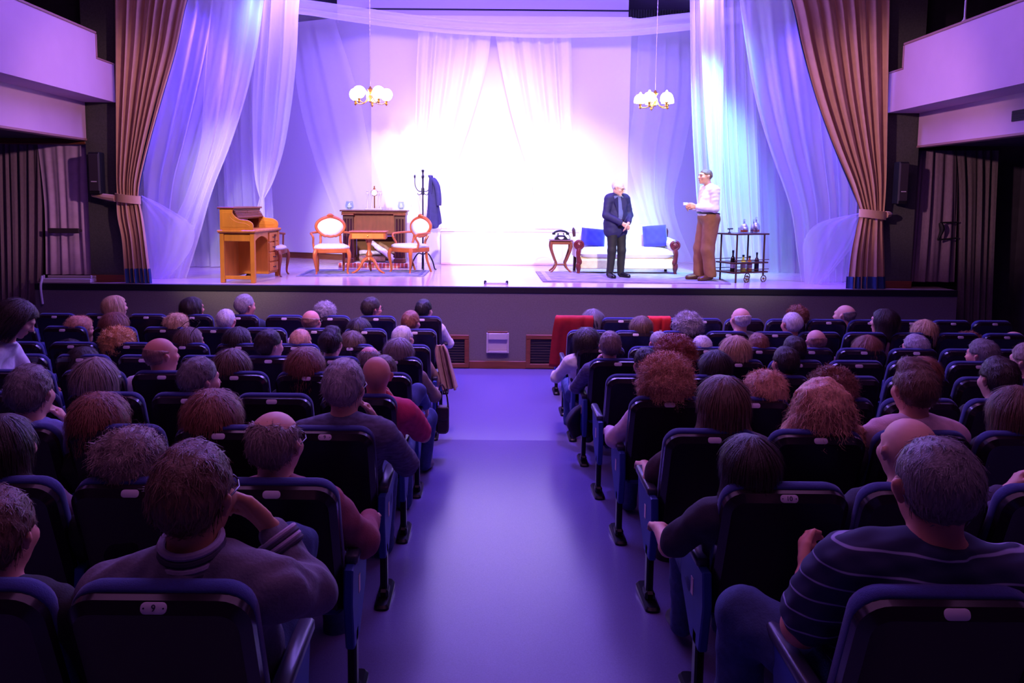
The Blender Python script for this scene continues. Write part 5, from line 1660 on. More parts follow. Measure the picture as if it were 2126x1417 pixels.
def hair_style(name):
    if name in HAIR: return HAIR[name]
    rs = np.random.RandomState(abs(hash(name)) % 1000 if False else sum(map(ord, name)))
    vox = .008
    crn = lambda g, dz=0.0, dy=0.0: ell((0, -.014 + dy, .032 + dz), (.0765 + g, .097 + g, .086 + g), .02)
    cuts = [hairline()]; n = 1600; fl_down = lambda P, N: np.array([0, -.15, -1]) + .5 * rs.normal(size=P.shape) * .6 - N * 0
    def comb(P, N, k=.35):                                   # lies back and down over the skull
        v = np.stack([P[:, 0] * 3, -.35 - P[:, 1] * 2.0, -.55 - .4 * (P[:, 2] < .06)], 1) + rs.normal(size=P.shape) * k
        return v - N * (v * N).sum(1)[:, None]
    kw = dict(length=.030, width=.004, flow=comb, lift=.12)
    wr = .003; ws = 60; cut2 = []
    if name == 'short':
        pr = [crn(.010), ell((0, -.01, .075), (.066, .085, .058), .03)]; n = 2600
    elif name == 'short_fine':
        pr = [crn(.007)]; kw['length'] = .022; n = 2600
    elif name == 'crop':
        pr = [crn(.005)]; kw['length'] = .010; kw['lift'] = .4; n = 2200
    elif name == 'quiff':
        pr = [crn(.010), ell((0, .03, .115), (.055, .055, .03), .04)]; kw['length'] = .034; n = 2200
    elif name == 'tonsure':                                 # bald crown, hair round the sides
        pr = [crn(.004)]
        cuts.append(lambda X, Y, Z: (Z - .045 + .30 * (Y + .02)) + 0 * X); kw['length'] = .014; kw['lift'] = .06
    elif name == 'thin_top':                                # thin comb over with a bald patch at the back
        pr = [crn(.006)]
        cuts.append(lambda X, Y, Z: (Z - .080 + .38 * (Y + .02)) + .010 * np.sin(70 * X) * np.sin(60 * Y + 1)); kw['length'] = .030; kw['lift'] = .22; n = 2400
    elif name == 'fluffy':                                  # short, full, permed
        pr = [crn(.024), ell((0, -.03, .07), (.09, .095, .075), .04)]; cuts = [hairline(zn=-.075, temple=.034)]
        kw.update(length=.035, lift=.55, curl=.006, width=.0035); wr = .007; n = 2600
    elif name == 'curly':
        pr = [crn(.036), ell((0, -.03, .05), (.115, .118, .10), .05)]; cuts = [face_cut(.05), lambda X, Y, Z: (-.10 - Z) + 0 * X + 0 * Y]
        kw.update(length=.035, lift=.8, curl=.010, curlf=1.6, width=.004, nseg=5); wr = .012; ws = 110; n = 3600
    elif name == 'curly_big':
        pr = [crn(.05), ell((0, -.03, .03), (.138, .135, .13), .06)]; cuts = [face_cut(.045), lambda X, Y, Z: (-.13 - Z) + 0 * X + 0 * Y]
        kw.update(length=.042, lift=.9, curl=.012, curlf=1.8, width=.004, nseg=6); wr = .014; ws = 90; n = 4600
    elif name == 'curly_tight':
        pr = [crn(.022), ell((0, -.02, .06), (.095, .105, .085), .05)]; cuts = [hairline(zn=-.085, temple=.036)]
        kw.update(length=.022, lift=.9, curl=.008, curlf=1.5, width=.005, nseg=4); wr = .009; ws = 120; n = 2600
    elif name == 'bob':
        pr = [crn(.018), ell((0, -.03, -.01), (.098, .098, .11), .05), ell((.055, .0, -.05), (.03, .05, .06), .04), ell((-.055, .0, -.05), (.03, .05, .06), .04)]
        cuts = [face_cut(.042), lambda X, Y, Z: (-.115 - Z) + 0 * X + 0 * Y]
        kw.update(fall=(.092, .105, .10), length=.09, lift=.03, flow=lambda P, N: np.stack([P[:, 0] * 2.0, -P[:, 1] * 1.2 - .05, -.9 + 0 * P[:, 0]], 1) + rs.normal(size=P.shape) * .10, width=.005, nseg=4); n = 2400
    elif name == 'bob_full':
        pr = [crn(.026), ell((0, -.04, .0), (.112, .108, .115), .05)]
        cuts = [face_cut(.042), lambda X, Y, Z: (-.12 - Z) + 0 * X + 0 * Y]
        kw.update(fall=(.105, .115, .115), length=.08, lift=.12, curl=.004, flow=lambda P, N: np.stack([P[:, 0] * 2.5, -P[:, 1] * 1.4 - .1, -.8 + 0 * P[:, 0]], 1) + rs.normal(size=P.shape) * .22, width=.0045, nseg=4); n = 2800
    elif name == 'long':
        pr = [crn(.016), cap((0, -.045, .02), (0, -.055, -.11), .088, .082, .04), cap((.055, -.02, -.03), (.075, -.04, -.13), .042, .05, .03), cap((-.055, -.02, -.03), (-.075, -.04, -.13), .042, .05, .03)]
        cuts = [face_cut(.04)]
        kw.update(fall=(.080, .100, .095), length=.08, lift=.01, flow=lambda P, N: np.stack([P[:, 0] * 1.2, -P[:, 1] * .3 - .12, -1 + 0 * P[:, 0]], 1) + rs.normal(size=P.shape) * .06, width=.005, nseg=5); n = 3600
    elif name == 'long_frizzy':
        pr = [crn(.024), cap((0, -.035, .03), (0, -.035, -.09), .098, .105, .05), cap((.06, -.01, -.02), (.105, -.02, -.10), .05, .066, .04), cap((-.06, -.01, -.02), (-.105, -.02, -.10), .05, .066, .04)]
        cuts = [face_cut(.04)]
        kw.update(length=.075, lift=.24, curl=.008, curlf=2.2, flow=lambda P, N: np.stack([P[:, 0] * 1.8, -P[:, 1] * .5 - .1, -1 + 0 * P[:, 0]], 1) + rs.normal(size=P.shape) * .22, width=.004, nseg=6); wr = .008; ws = 70; n = 5200
    elif name == 'ponytail':
        pr = [crn(.008), ell((0, -.11, .04), (.03, .035, .03), .02), cap((0, -.125, .03), (0, -.12, -.16), .030, .014, .02)]
        cuts = [hairline()]
        kw.update(length=.05, lift=.02)
    else:
        raise KeyError(name)
    V, F = sdf_mesh(pr, vox, cuts, wr, ws, len(name))
    N = normals(V, F)
    # strands only from the outer side of the cap
    outer = np.where((V * 0 + V - np.array([0, -.014, .03])) @ np.eye(3) * 1.0 != None, 1, 1)[:, 0].astype(bool)
    good = outer & (((V - np.array([0, -.02, .02])) * N).sum(1) > .02)
    idx = np.where(good)[0]
    pick = rs.choice(idx, n, replace=n > len(idx))
    sv, sf = strands(V[pick] + rs.normal(size=(n, 3)) * .003 - N[pick] * .003, N[pick], rs, **kw)
    V2 = np.concatenate([V, sv]); F2 = np.concatenate([F, sf + len(V)])
    HAIR[name] = np_mesh('hair_' + name, V2, F2)
    return HAIR[name]


def hair_mat(name, rgb, tip=None):
    m = mat('hair_' + name, rgb, 0.48, var=.35, scale=38, stretch=(3, 3, .6), bump=.35, bscale=90, spec=.6)
    return m

HM = {k: hair_mat(k, v) for k, v in dict(black=(24, 18, 20), dark=(48, 32, 30), brown=(108, 78, 62), auburn=(140, 86, 66), red=(166, 90, 62), blond=(212, 174, 130), strawberry=(214, 158, 124),
                                          grey=(166, 158, 164), darkgrey=(116, 108, 112), white=(218, 212, 214), greybrown=(142, 122, 114), gold=(226, 168, 100), shaved=(158, 116, 100)).items()}
SKIN = {k: mat('skin_' + k, v, .5, var=.06, scale=14, spec=.4) for k, v in dict(fair=(224, 172, 150), tan=(196, 138, 108), ruddy=(214, 146, 126)).items()}
CLOTH = {}

def cloth(rgb):
    if rgb not in CLOTH:
        CLOTH[rgb] = mat('cloth_%02x%02x%02x' % rgb, rgb, .85, var=.10, scale=30, bump=.15, bscale=160)
    return CLOTH[rgb]

M['jeans'] = mat('jeans', (58, 74, 120), .85, var=.15, scale=50, bump=.2, bscale=200)
M['dark_trousers'] = mat('dark_trousers', (40, 38, 48), .85, var=.1, scale=40)
M['shoe'] = mat('shoe_leather', (34, 28, 30), .4)
M['glasses'] = mat('glasses_frame', (60, 50, 50), .3, metal=.5)

def glasses_mesh():
    mbx = MB()
    for sx in (-1, 1):
        mbx.tube([(sx * .034 + .022 * math.cos(a), .101, .008 + .017 * math.sin(a)) for a in [2 * PI * k / 14 for k in range(14)]], .0022, 6, closed=True)
        mbx.tube([(sx * .056, .100, .012), (sx * .078, .06, .014), (sx * .083, -.005, .012), (sx * .082, -.03, -.004)], .0022, 6)
    mbx.tube([(-.013, .104, .012), (.013, .104, .012)], .002, 6)
    return mbx.mesh('glasses')

GLASSES = glasses_mesh()
PROTO = {}

def proto(pose, yaw, female, sleeves, big):
    key = (pose, yaw, female, sleeves, big)
    if key not in PROTO:
        PROTO[key] = seated(pose, yaw, female, .0125, 1.10 if big else 1.0, 1.12 if big else 1.0, sleeves, seed=len(PROTO) + 3)
    return PROTO[key]

MESHC = {}

def garment(fig, key, part, mirror):
    k = (key, part, mirror)
    if k not in MESHC:
        if part.startswith('shoe'):
            V, F = fig['shoes'][int(part[-1])]
        else:
            V, F = fig[part]
        MESHC[k] = np_mesh(part, V, F, mirror)
    return MESHC[k]


def add_person(fig, key, mirror, loc, s, label, hair, hcol, skin, top, bottom, shoe=None, glasses=False, rz=0.0, group=None, top_name='shirt', dz_hair=None):
    o = link('person', garment(fig, key, 'body', mirror), SKIN[skin], None, loc, rz, label=label, cat='person', group=group)
    o.scale = (s, s, s)
    link(top_name, garment(fig, key, 'shirt', mirror), top, o)
    if 'trousers' in fig:
        link('trousers', garment(fig, key, 'trousers', mirror), bottom, o)
        for q in range(2):
            link('shoe', garment(fig, key, 'shoe%d' % q, mirror), shoe or M['shoe'], o)
    H = fig['H'].copy()
    if mirror:
        S = Matrix.Diagonal((-1, 1, 1, 1)); H = S @ H @ S
    if hair:
        h = link('hair', hair_style(hair), HM[hcol], o, local=H)
        h['kind'] = 'stuff'
    if glasses:
        link('glasses', GLASSES, M['glasses'], o, local=H)
    return o
def torus_pts(c, rx, ry, n=20, tilt=0.0):
    return [(c[0] + rx * math.cos(2 * PI * q / n), c[1] + ry * math.sin(2 * PI * q / n), c[2] + tilt * math.sin(2 * PI * q / n)) for q in range(n)]
# ================================================================== the two actors
def standing(J0, vox, **kw):
    return figure(J0, vox, **kw)

M['suit'] = mat('suit_blue_lit', (34, 30, 74), .75, var=.1, scale=20)  # black cloth with the blue of the stage light mixed into its colour
M['suit_trousers'] = mat('suit_trousers', (24, 21, 26), .75, var=.1, scale=20)
M['clergy_shirt'] = mat('clergy_shirt', (92, 98, 150), .8, var=.05, scale=20)
M['white_shirt'] = mat('white_shirt', (236, 228, 228), .8, var=.03, scale=20)
M['brown_trousers'] = mat('brown_trousers', (140, 92, 58), .85, var=.08, scale=20)
M['belt'] = mat('belt', (30, 22, 20), .4)
M['brown_shoe'] = mat('brown_shoe', (88, 52, 34), .3)
EYE = mat('eye_dark', (30, 22, 22), .2)
BROW = mat('brow', (150, 140, 140), .7)

def face_bits(o, H, brow, s=1.08):
    for sx in (-1, 1):
        MB().lathe([(0, -.007), (.006, -.004), (.0075, 0), (.006, .004), (0, .007)], 10, (sx * .031, .086, .004)).build('eye', EYE, o, local=H)
        MB().tube([(sx * .017, .099, .023), (sx * .031, .099, .028), (sx * .046, .088, .023)], [.004, .0045, .003], 6).build('eyebrow', brow, o, local=H)
    MB().tube([(-.020, .0975, -.057), (0, .101, -.056), (.020, .0975, -.057)], [.003, .0042, .003], 6).build('lips', mat('lips', (150, 78, 72), .5), o, local=H)

# --- clergyman: three quarters to the house, head bowed to his left, hands clasped in front
p = at_stage(1272, 577)
hpx = at_y(1303, 377, p.y).z - STAGE_Z            # top of the head above the stage
k = hpx / 1.66
A1 = Vector((p.x + .04, p.y, STAGE_Z))
hc = Vector((.03, .06, 1.545))
J = dict(pel=(0, 0, .93), chest=(0, -.01, 1.24), neck=(.005, .0, 1.41), shL=(-.185, 0, 1.36), shR=(.185, 0, 1.36), elL=(-.25, .03, 1.09), elR=(.25, .03, 1.09), wrL=(-.065, .24, .955), wrR=(.065, .24, .955),
         hipL=(-.09, 0, .90), hipR=(.09, 0, .90), knL=(-.105, .02, .48), knR=(.10, .02, .48), anL=(-.12, -.01, .075), anR=(.115, -.01, .075), toeL=(-.16, .15, .04), toeR=(.15, .15, .04), H=head_frame(hc, -30, 17, 0))
J['handL'] = hand(J['wrL'], (.55, .25, -.55), (.2, -.6, -.6), (.4, .6, .3), .55); J['handR'] = hand(J['wrR'], (-.6, .35, -.45), (-.2, -.6, -.6), (-.4, .6, .3), .55)
fig = figure(J, .0085, head_s=1.03, b=.98, belly=1.02, sleeves='none', collar=True, seed=91, fold=.002)
# jacket: an open garment over the shirt
tor = torso_prims(J['pel'], J['chest'], J['neck'], J['shL'], J['shR'], 1.0, 1.02)
jp = grow(tor[1:], .030) + [cap((-.08, -.02, .95), (.08, -.02, .95), .155, k=.06), cap((-.09, -.02, .82), (.09, -.02, .82), .135, k=.05)]
for s_ in 'LR':
    jp += [cap(J['sh' + s_], J['el' + s_], .076, .062, .03), cap(J['el' + s_], Vector(J['el' + s_]).lerp(Vector(J['wr' + s_]), .9), .06, .048, .03)]
opening = lambda X, Y, Z: np.minimum(np.minimum((.030 + .075 * np.clip((Z - .98) / .42, 0, 1)) - np.abs(X - .03), Y - .055), np.minimum(Z - .86, 1.43 - Z) * 3) * -1 * -1
rz1 = PI - math.radians(28) * -1
rz1 = PI + math.radians(28)
o = add_person(fig, 'clergyman', False, A1, k, 'man in a black suit and clerical collar with clasped hands beside the settee', 'short_fine', 'white', 'fair', M['clergy_shirt'], M['suit_trousers'], shoe=mat('black_shoe', (20, 18, 26), .25), glasses=True, rz=rz1)
V, F = sdf_mesh(jp, .009, [opening], .004, 30, 5)
link('jacket', np_mesh('jacket', V, F), M['suit'], o)
face_bits(o, fig['H'], BROW)
MB().box((.0, .088, 1.425), (.05, .02, .035), .006).build('clerical_collar', M['white_shirt'], o)
MB().tube(torus_pts((0, .0, 1.0), .166, .135, 24), .016, 8, closed=True).build('belt', M['belt'], o)
MB().box((.02, .145, 1.0), (.05, .012, .04), .004).build('buckle', M['brass'], o)
for sx in (-1, 1):
    MB().prism([(sx * .035, 1.40), (sx * .115, 1.36), (sx * .125, 1.30), (sx * .045, 1.06)] if sx > 0 else [(-.035, 1.40), (-.045, 1.06), (-.125, 1.30), (-.115, 1.36)], lambda x, s, d: Vector((x + .02, .128 + d - .35 * max(0, s - 1.28), s)), [(.003, 0), (0, .005), (.003, .010)]).build('lapel', M['suit'], o)

# --- man in the white shirt, seen from his left side, facing across the stage
p = at_stage(1462, 583)
hpx = at_y(1450, 349, p.y).z - STAGE_Z
k = hpx / 1.715
A2 = Vector((p.x + .02, p.y + .03, STAGE_Z))
hc = Vector((0, .055, 1.585))
J = dict(pel=(0, -.02, .95), chest=(0, -.01, 1.26), neck=(0, -.01, 1.43), shL=(-.19, -.02, 1.385), shR=(.19, -.02, 1.385), elL=(-.225, -.01, 1.11), elR=(.235, .0, 1.11), wrL=(-.10, .225, 1.135), wrR=(.10, .20, 1.12),
         hipL=(-.09, -.02, .92), hipR=(.09, -.02, .92), knL=(-.10, .02, .49), knR=(.10, .05, .49), anL=(-.11, -.03, .075), anR=(.11, .05, .075), toeL=(-.13, .14, .04), toeR=(.13, .22, .04), H=head_frame(hc, -6, -4, 0))
J['handL'] = hand(J['wrL'], (.35, .85, .15), (.6, .1, -.6), (.2, .2, .9), .6); J['handR'] = hand(J['wrR'], (-.35, .8, .1), (-.6, .1, -.6), (-.2, .2, .9), .6)
fig = figure(J, .0085, head_s=1.0, b=1.06, belly=1.1, sleeves='long', collar=True, seed=95, fold=.005, shirt_cut=1.0)
o = add_person(fig, 'shirt_man', False, A2, k, 'man in a white shirt and brown trousers in profile facing the clergyman', 'crop', 'brown', 'tan', M['white_shirt'], M['brown_trousers'], shoe=M['brown_shoe'], rz=PI / 2 + math.radians(10))
face_bits(o, fig['H'], HM['dark'])
MB().tube(torus_pts((0, -.015, 1.035), .182, .150, 28, .012), .019, 8, closed=True).build('belt', M['belt'], o)
# loose trouser legs: wider cloth over the legs
tp = []
for s_ in 'LR':
    kn_ = Vector(J['kn' + s_]); an_ = Vector(J['an' + s_]); hp = Vector(J['hip' + s_])
    tp += [cap(hp + Vector((0, -.01, .04)), kn_, .125, .098, .05), cap(kn_, an_ + Vector((0, -.0, .02)), .098, .088, .04)]
tp += [ell((0, -.02, .97), (.185, .150, .11), .05)]
V, F = sdf_mesh(tp, .009, [lambda X, Y, Z: (.065 - Z) + 0 * X + 0 * Y, lambda X, Y, Z: (Z - 1.045) + 0 * X + 0 * Y], .004, 22, 6)
for c in list(o.children):
    if c.name.startswith('trousers'):
        c.data = np_mesh('trousers', V, F); c.data.materials.append(M['brown_trousers']); c.material_slots[0].link = 'OBJECT'; c.material_slots[0].material = M['brown_trousers']
# small cigarette case in his hand
q = Matrix.Translation(A2) @ Matrix.Rotation(PI / 2 + math.radians(10), 4, 'Z') @ Vector((0.0, .36 * k, 1.175 * k))
ob = MB().box((0, 0, 0), (.07, .03, .045), .006).build('small_white_case', M['box_white'], None, label='small white case held by the man in the white shirt', cat='case')
ob.location = q
# ---------------- the audience. row 0 is nearest the camera, row 8 is the front row
NOM = dict(short=.20, short_fine=.195, crop=.188, quiff=.20, tonsure=.192, thin_top=.192, fluffy=.225, curly=.25, curly_big=.29, curly_tight=.22, bob=.225, bob_full=.25, long=.225, long_frizzy=.30, ponytail=.19)
WHITE_ = (214, 208, 214); NAVY = (34, 40, 66); GREY = (98, 98, 108); BLUE_ = (70, 92, 150); BLACK_ = (30, 28, 34); PINK = (216, 178, 186); RED_ = (160, 36, 44)
# side, row, head centre px, head top px, head width px, hair, colour, yaw, pose (m.. = mirrored), female, top, sleeves, label
AUD = [
 ('L', 0, -12, 1022, 150, 'short', 'brown', 25, 'rest', 0, BLACK_, 'long', 'person at the left edge of the nearest row, only part of the head in view'),
 ('L', 1, 265, 889, 145, 'fluffy', 'greybrown', 0, 'rest', 1, BLACK_, 'long', 'person with fluffy light brown hair behind the man with the striped collar'),
 ('L', 1, 8, 862, 118, 'long', 'dark', 0, 'arm', 1, (120, 90, 110), 'long', 'woman with long dark hair at the left edge of the eighth row'),
 ('L', 1, 566, 853, 118, 'thin_top', 'greybrown', 25, 'arm', 0, (150, 84, 96), 'long', 'balding man in glasses and mauve shirt beside the aisle, left block'),
 ('L', 2, 712, 752, 103, 'short', 'grey', 25, 'chin', 0, (96, 92, 120), 'long', 'grey haired man with glasses and checked shirt, hand at his face, left aisle'),
 ('L', 2, 435, 816, 122, 'bob_full', 'auburn', 0, 'rest', 1, BLACK_, 'long', 'woman with bushy auburn hair in front of the man with the striped collar'),
 ('L', 2, 203, 821, 108, 'bob_full', 'auburn', 25, 'rest', 1, BLACK_, 'long', 'woman with reddish brown hair below the grey blonde bob'),
 ('L', 2, 53, 764, 96, 'short', 'darkgrey', 25, 'chin', 0, (120, 130, 190), 'long', 'grey haired man with a fist at his chin at the far left'),
 ('L', 3, 780, 738, 66, 'crop', 'greybrown', 0, 'chin', 0, (214, 62, 110), 'short', 'bald man in a crimson polo shirt at the left aisle'),
 ('L', 3, 410, 747, 79, 'short', 'darkgrey', 55, 'chin', 0, BLACK_, 'long', 'grey haired man turned right with his fist at his mouth'),
 ('L', 3, 193, 746, 84, 'bob', 'greybrown', 25, 'rest', 1, BLUE_, 'long', 'person with a grey blonde bob and denim shirt, left block'),
 ('L', 4, 330, 700, 70, 'crop', 'greybrown', 55, 'rest', 0, WHITE_, 'short', 'bald man in a white shirt, left block'),
 ('L', 4, 480, 727, 70, 'bob', 'brown', 25, 'arm', 1, WHITE_, 'long', 'woman with a light brown bob and white sleeve, left block'),
 ('L', 4, 630, 726, 79, 'bob_full', 'auburn', 0, 'rest', 1, BLACK_, 'long', 'woman with a full auburn bob left of the checked shirt man'),
 ('L', 5, 765, 718, 52, 'thin_top', 'greybrown', 0, 'rest', 0, BLACK_, 'long', 'man with thinning hair directly behind the bald man in crimson'),
 ('L', 5, 686, 683, 50, 'quiff', 'dark', 25, 'rest', 0, WHITE_, 'long', 'young man with dark swept up hair, left block'),
 ('L', 5, 557, 687, 52, 'short', 'dark', 55, 'rest', 0, WHITE_, 'long', 'dark haired man with a white collar turned right, left block'),
 ('L', 5, 830, 703, 55, 'bob', 'greybrown', 25, 'arm', 1, (150, 130, 110), 'long', 'woman with streaked brown hair beside the aisle, left block'),
 ('L', 5, 172, 722, 57, 'bob_full', 'dark', 25, 'rest', 1, BLACK_, 'long', 'person with dark reddish hair behind the grey blonde bob'),
 ('L', 6, 141, 706, 70, 'bob', 'black', 0, 'rest', 1, BLACK_, 'long', 'person with black hair low in the seat at the far left'),
 ('L', 6, 243, 682, 60, 'curly', 'gold', 25, 'rest', 1, (120, 80, 40), 'long', 'woman with golden curly hair, left block'),
 ('L', 6, 393, 682, 53, 'bob', 'brown', 55, 'rest', 1, GREY, 'long', 'woman with brown hair and sunglasses pushed up on her head'),
 ('L', 6, 495, 681, 52, 'bob', 'dark', 55, 'rest', 1, BLACK_, 'long', 'dark haired woman turned right, third row, middle of the left block'),
 ('L', 6, 623, 683, 46, 'short_fine', 'strawberry', 0, 'rest', 0, BLACK_, 'long', 'person with smooth ginger hair, third row, left block'),
 ('L', 6, 731, 688, 47, 'bob', 'brown', 0, 'rest', 1, BLACK_, 'long', 'woman with brown hair in front of the young man with the quiff'),
 ('L', 6, 836, 676, 45, 'short_fine', 'white', 25, 'arm', 0, (170, 140, 120), 'long', 'white haired man beside the aisle, left block'),
 ('L', 7, 165, 656, 55, 'fluffy', 'strawberry', 55, 'rest', 1, BLACK_, 'long', 'woman with short sandy hair turned right, far left of the second row'),
 ('L', 7, 235, 651, 60, 'bob_full', 'auburn', 0, 'rest', 1, BLACK_, 'long', 'woman with full auburn hair in front of the golden curls'),
 ('L', 7, 367, 650, 45, 'fluffy', 'blond', 25, 'rest', 1, BLACK_, 'long', 'woman with short blonde hair, second row, left block'),
 ('L', 7, 467, 641, 41, 'short_fine', 'white', 0, 'chin', 0, RED_, 'long', 'white haired person in red with a hand at the ear'),
 ('L', 7, 645, 643, 42, 'crop', 'greybrown', 25, 'rest', 0, (190, 180, 190), 'long', 'bald man with glasses in the second row, left block'),
 ('L', 7, 746, 661, 45, 'bob', 'dark', 25, 'rest', 1, BLACK_, 'long', 'person with dark hair low in the seat behind the man in glasses'),
 ('L', 7, 853, 647, 39, 'short', 'auburn', 25, 'rest', 1, BLACK_, 'long', 'person with short reddish hair near the aisle, second row'),
 ('L', 8, 238, 614, 42, 'long', 'blond', 55, 'rest', 1, BLACK_, 'long', 'woman with long blonde hair in profile in the front row'),
 ('L', 8, 399, 617, 46, 'long', 'dark', 55, 'rest', 1, BLACK_, 'long', 'woman with long dark red hair in profile in the front row'),
 ('L', 8, 507, 613, 41, 'short', 'grey', 55, 'rest', 0, (40, 46, 66), 'long', 'grey haired man in a dark jacket in profile, front row'),
 ('L', 8, 675, 627, 42, 'curly_tight', 'grey', 25, 'rest', 1, BLACK_, 'long', 'woman with tight grey curls in the front row, left block'),
 ('L', 8, 771, 619, 40, 'short', 'dark', 55, 'rest', 0, BLACK_, 'long', 'dark haired man with glasses in the front row'),
 ('L', 8, 880, 623, 36, 'short', 'black', 25, 'arm', 0, WHITE_, 'long', 'black haired boy in a white shirt at the front aisle seat'),
 # right block
 ('R', 8, 1232, 643, 43, 'bob', 'darkgrey', 0, 'rest', 1, (56, 50, 60), 'long', 'woman with dark grey hair beside the red coat, front row'),
 ('R', 8, 1657, 634, 38, 'curly_tight', 'auburn', 0, 'rest', 1, NAVY, 'long', 'person with reddish curls in the front row behind the cropped grey head'),
 ('R', 8, 1757, 632, 45, 'tonsure', 'darkgrey', -55, 'mchin', 0, (120, 140, 200), 'long', 'balding bearded man looking left with a hand at his chin, front row'),
 ('R', 7, 1332, 657, 43, 'bob', 'brown', 0, 'rest', 1, BLACK_, 'long', 'person with short brown hair beside the red cloth'),
 ('R', 7, 1429, 650, 54, 'curly', 'grey', 0, 'rest', 1, BLACK_, 'long', 'woman with frizzy lilac grey curls, second row'),
 ('R', 7, 1540, 638, 42, 'crop', 'white', -25, 'rest', 0, (120, 120, 130), 'long', 'bald white haired man in a grey shirt, second row'),
 ('R', 7, 1647, 648, 41, 'short_fine', 'white', -25, 'rest', 0, BLACK_, 'long', 'man with cropped grey white hair, second row, right block'),
 ('R', 7, 1838, 642, 64, 'long', 'dark', -55, 'marm', 1, (170, 130, 130), 'short', 'woman with long dark hair looking left, second row'),
 ('R', 7, 1921, 665, 45, 'bob', 'blond', -25, 'rest', 1, BLACK_, 'long', 'woman with short blonde hair near the right wall, second row'),
 ('R', 7, 2016, 690, 46, 'curly_tight', 'auburn', -25, 'rest', 1, BLACK_, 'long', 'child with short auburn curls near the right wall'),
 ('R', 7, 2108, 687, 46, 'tonsure', 'grey', -55, 'rest', 0, NAVY, 'long', 'bald bearded man with glasses at the right edge'),
 ('R', 6, 1218, 682, 52, 'bob_full', 'dark', 0, 'marm', 1, WHITE_, 'long', 'woman with dark brown hair and white cardigan at the right aisle'),
 ('R', 6, 1368, 687, 40, 'short_fine', 'grey', -25, 'rest', 0, BLACK_, 'long', 'grey haired man in the third row behind the red curls'),
 ('R', 6, 1459, 696, 44, 'short_fine', 'white', 0, 'rest', 1, BLACK_, 'long', 'person with pale blonde hair, third row, right block'),
 ('R', 6, 1576, 694, 44, 'short', 'auburn', 0, 'rest', 1, BLACK_, 'long', 'person with maroon brown hair beside the straight blonde hair'),
 ('R', 5, 1650, 700, 47, 'short', 'dark', 0, 'rest', 0, BLACK_, 'long', 'dark haired person hidden behind the man with dark cropped hair'),
 ('R', 6, 1696, 683, 41, 'crop', 'greybrown', -25, 'rest', 0, (150, 120, 130), 'long', 'bald man with a shiny crown, third row, right block'),
 ('R', 6, 1803, 698, 52, 'bob', 'auburn', 0, 'rest', 1, BLACK_, 'long', 'woman with coppery hair in front of the dark haired woman looking left'),
 ('R', 6, 1905, 697, 55, 'short', 'grey', -55, 'rest', 0, (50, 60, 110), 'long', 'grey haired man with glasses and blue jacket looking left, third row'),
 ('R', 5, 1267, 690, 47, 'short', 'greybrown', 0, 'mchin', 0, (130, 130, 160), 'long', 'man with short brown hair and checked sleeve near the right aisle'),
 ('R', 5, 1402, 705, 77, 'curly_big', 'red', 0, 'rest', 1, BLACK_, 'long', 'woman with big red curls, right block'),
 ('R', 5, 1529, 699, 57, 'bob', 'blond', 0, 'rest', 1, BLACK_, 'long', 'woman with straight blonde hair, fourth row, right block'),
 ('R', 5, 2046, 707, 58, 'short', 'darkgrey', -55, 'rest', 0, WHITE_, 'long', 'man with dark grey hair and white shirt looking left'),
 ('R', 4, 1341, 724, 47, 'short', 'black', -25, 'rest', 0, BLACK_, 'long', 'child with black hair in front of the frizzy blonde curls'),
 ('R', 4, 1486, 728, 59, 'bob', 'dark', 0, 'rest', 1, BLACK_, 'long', 'woman with a dark brown bob, fifth row, right block'),
 ('R', 4, 1632, 722, 52, 'short', 'dark', -25, 'rest', 0, BLACK_, 'long', 'man with dark cropped hair turned left, fifth row, right block'),
 ('R', 4, 1916, 743, 62, 'bob_full', 'auburn', -25, 'rest', 1, BLACK_, 'long', 'woman with wavy auburn hair behind the man in the pink shirt'),
 ('R', 4, 2140, 716, 60, 'short', 'greybrown', -55, 'rest', 0, BLACK_, 'long', 'person with a ruddy face cut by the right edge, fifth row'),
 ('R', 3, 1382, 744, 97, 'curly_big', 'strawberry', 0, 'marm', 1, (224, 196, 206), 'long', 'woman with frizzy strawberry blonde curls and pale blouse, right aisle'),
 ('R', 3, 1592, 769, 93, 'fluffy', 'strawberry', 0, 'rest', 1, BLACK_, 'long', 'woman with full short strawberry hair, sixth row, right block'),
 ('R', 3, 1728, 764, 74, 'curly', 'auburn', 0, 'rest', 1, BLACK_, 'long', 'person with auburn curls hidden behind the long frizzy hair'),
 ('R', 3, 2083, 746, 80, 'short', 'dark', -25, 'rest', 0, BLACK_, 'long', 'dark haired man in three quarter profile near the right edge'),
 ('R', 2, 1505, 783, 112, 'long', 'brown', 0, 'marm', 1, (70, 48, 56), 'short', 'woman with long straight brown hair at the right aisle'),
 ('R', 2, 1712, 783, 140, 'long_frizzy', 'strawberry', 0, 'rest', 1, (60, 50, 60), 'long', 'woman with long frizzy light auburn hair'),
 ('R', 2, 1908, 756, 90, 'quiff', 'brown', -25, 'rest', 0, PINK, 'long', 'man with wavy brown hair and a pale pink shirt, seventh row'),
 ('R', 2, 2110, 804, 92, 'bob', 'brown', 0, 'rest', 1, BLACK_, 'long', 'woman with a brown bob at the right edge, seventh row'),
 ('R', 1, 1556, 903, 112, 'long', 'dark', 0, 'marm', 1, (52, 46, 64), 'short', 'woman with long dark hair leaning right, arm on the aisle armrest, eighth row'),
 ('R', 1, 1898, 867, 120, 'crop', 'greybrown', -25, 'rest', 0, (44, 44, 70), 'long', 'bald man with a glasses cord in front of the striped polo shirt'),
 ('R', 1, 2215, 880, 120, 'short', 'grey', -25, 'mchin', 0, (70, 60, 90), 'long', 'person mostly beyond the right edge, hand raised, eighth row'),
]
GLS = {566, 712, 645, 771, 1905, 2108, 193}
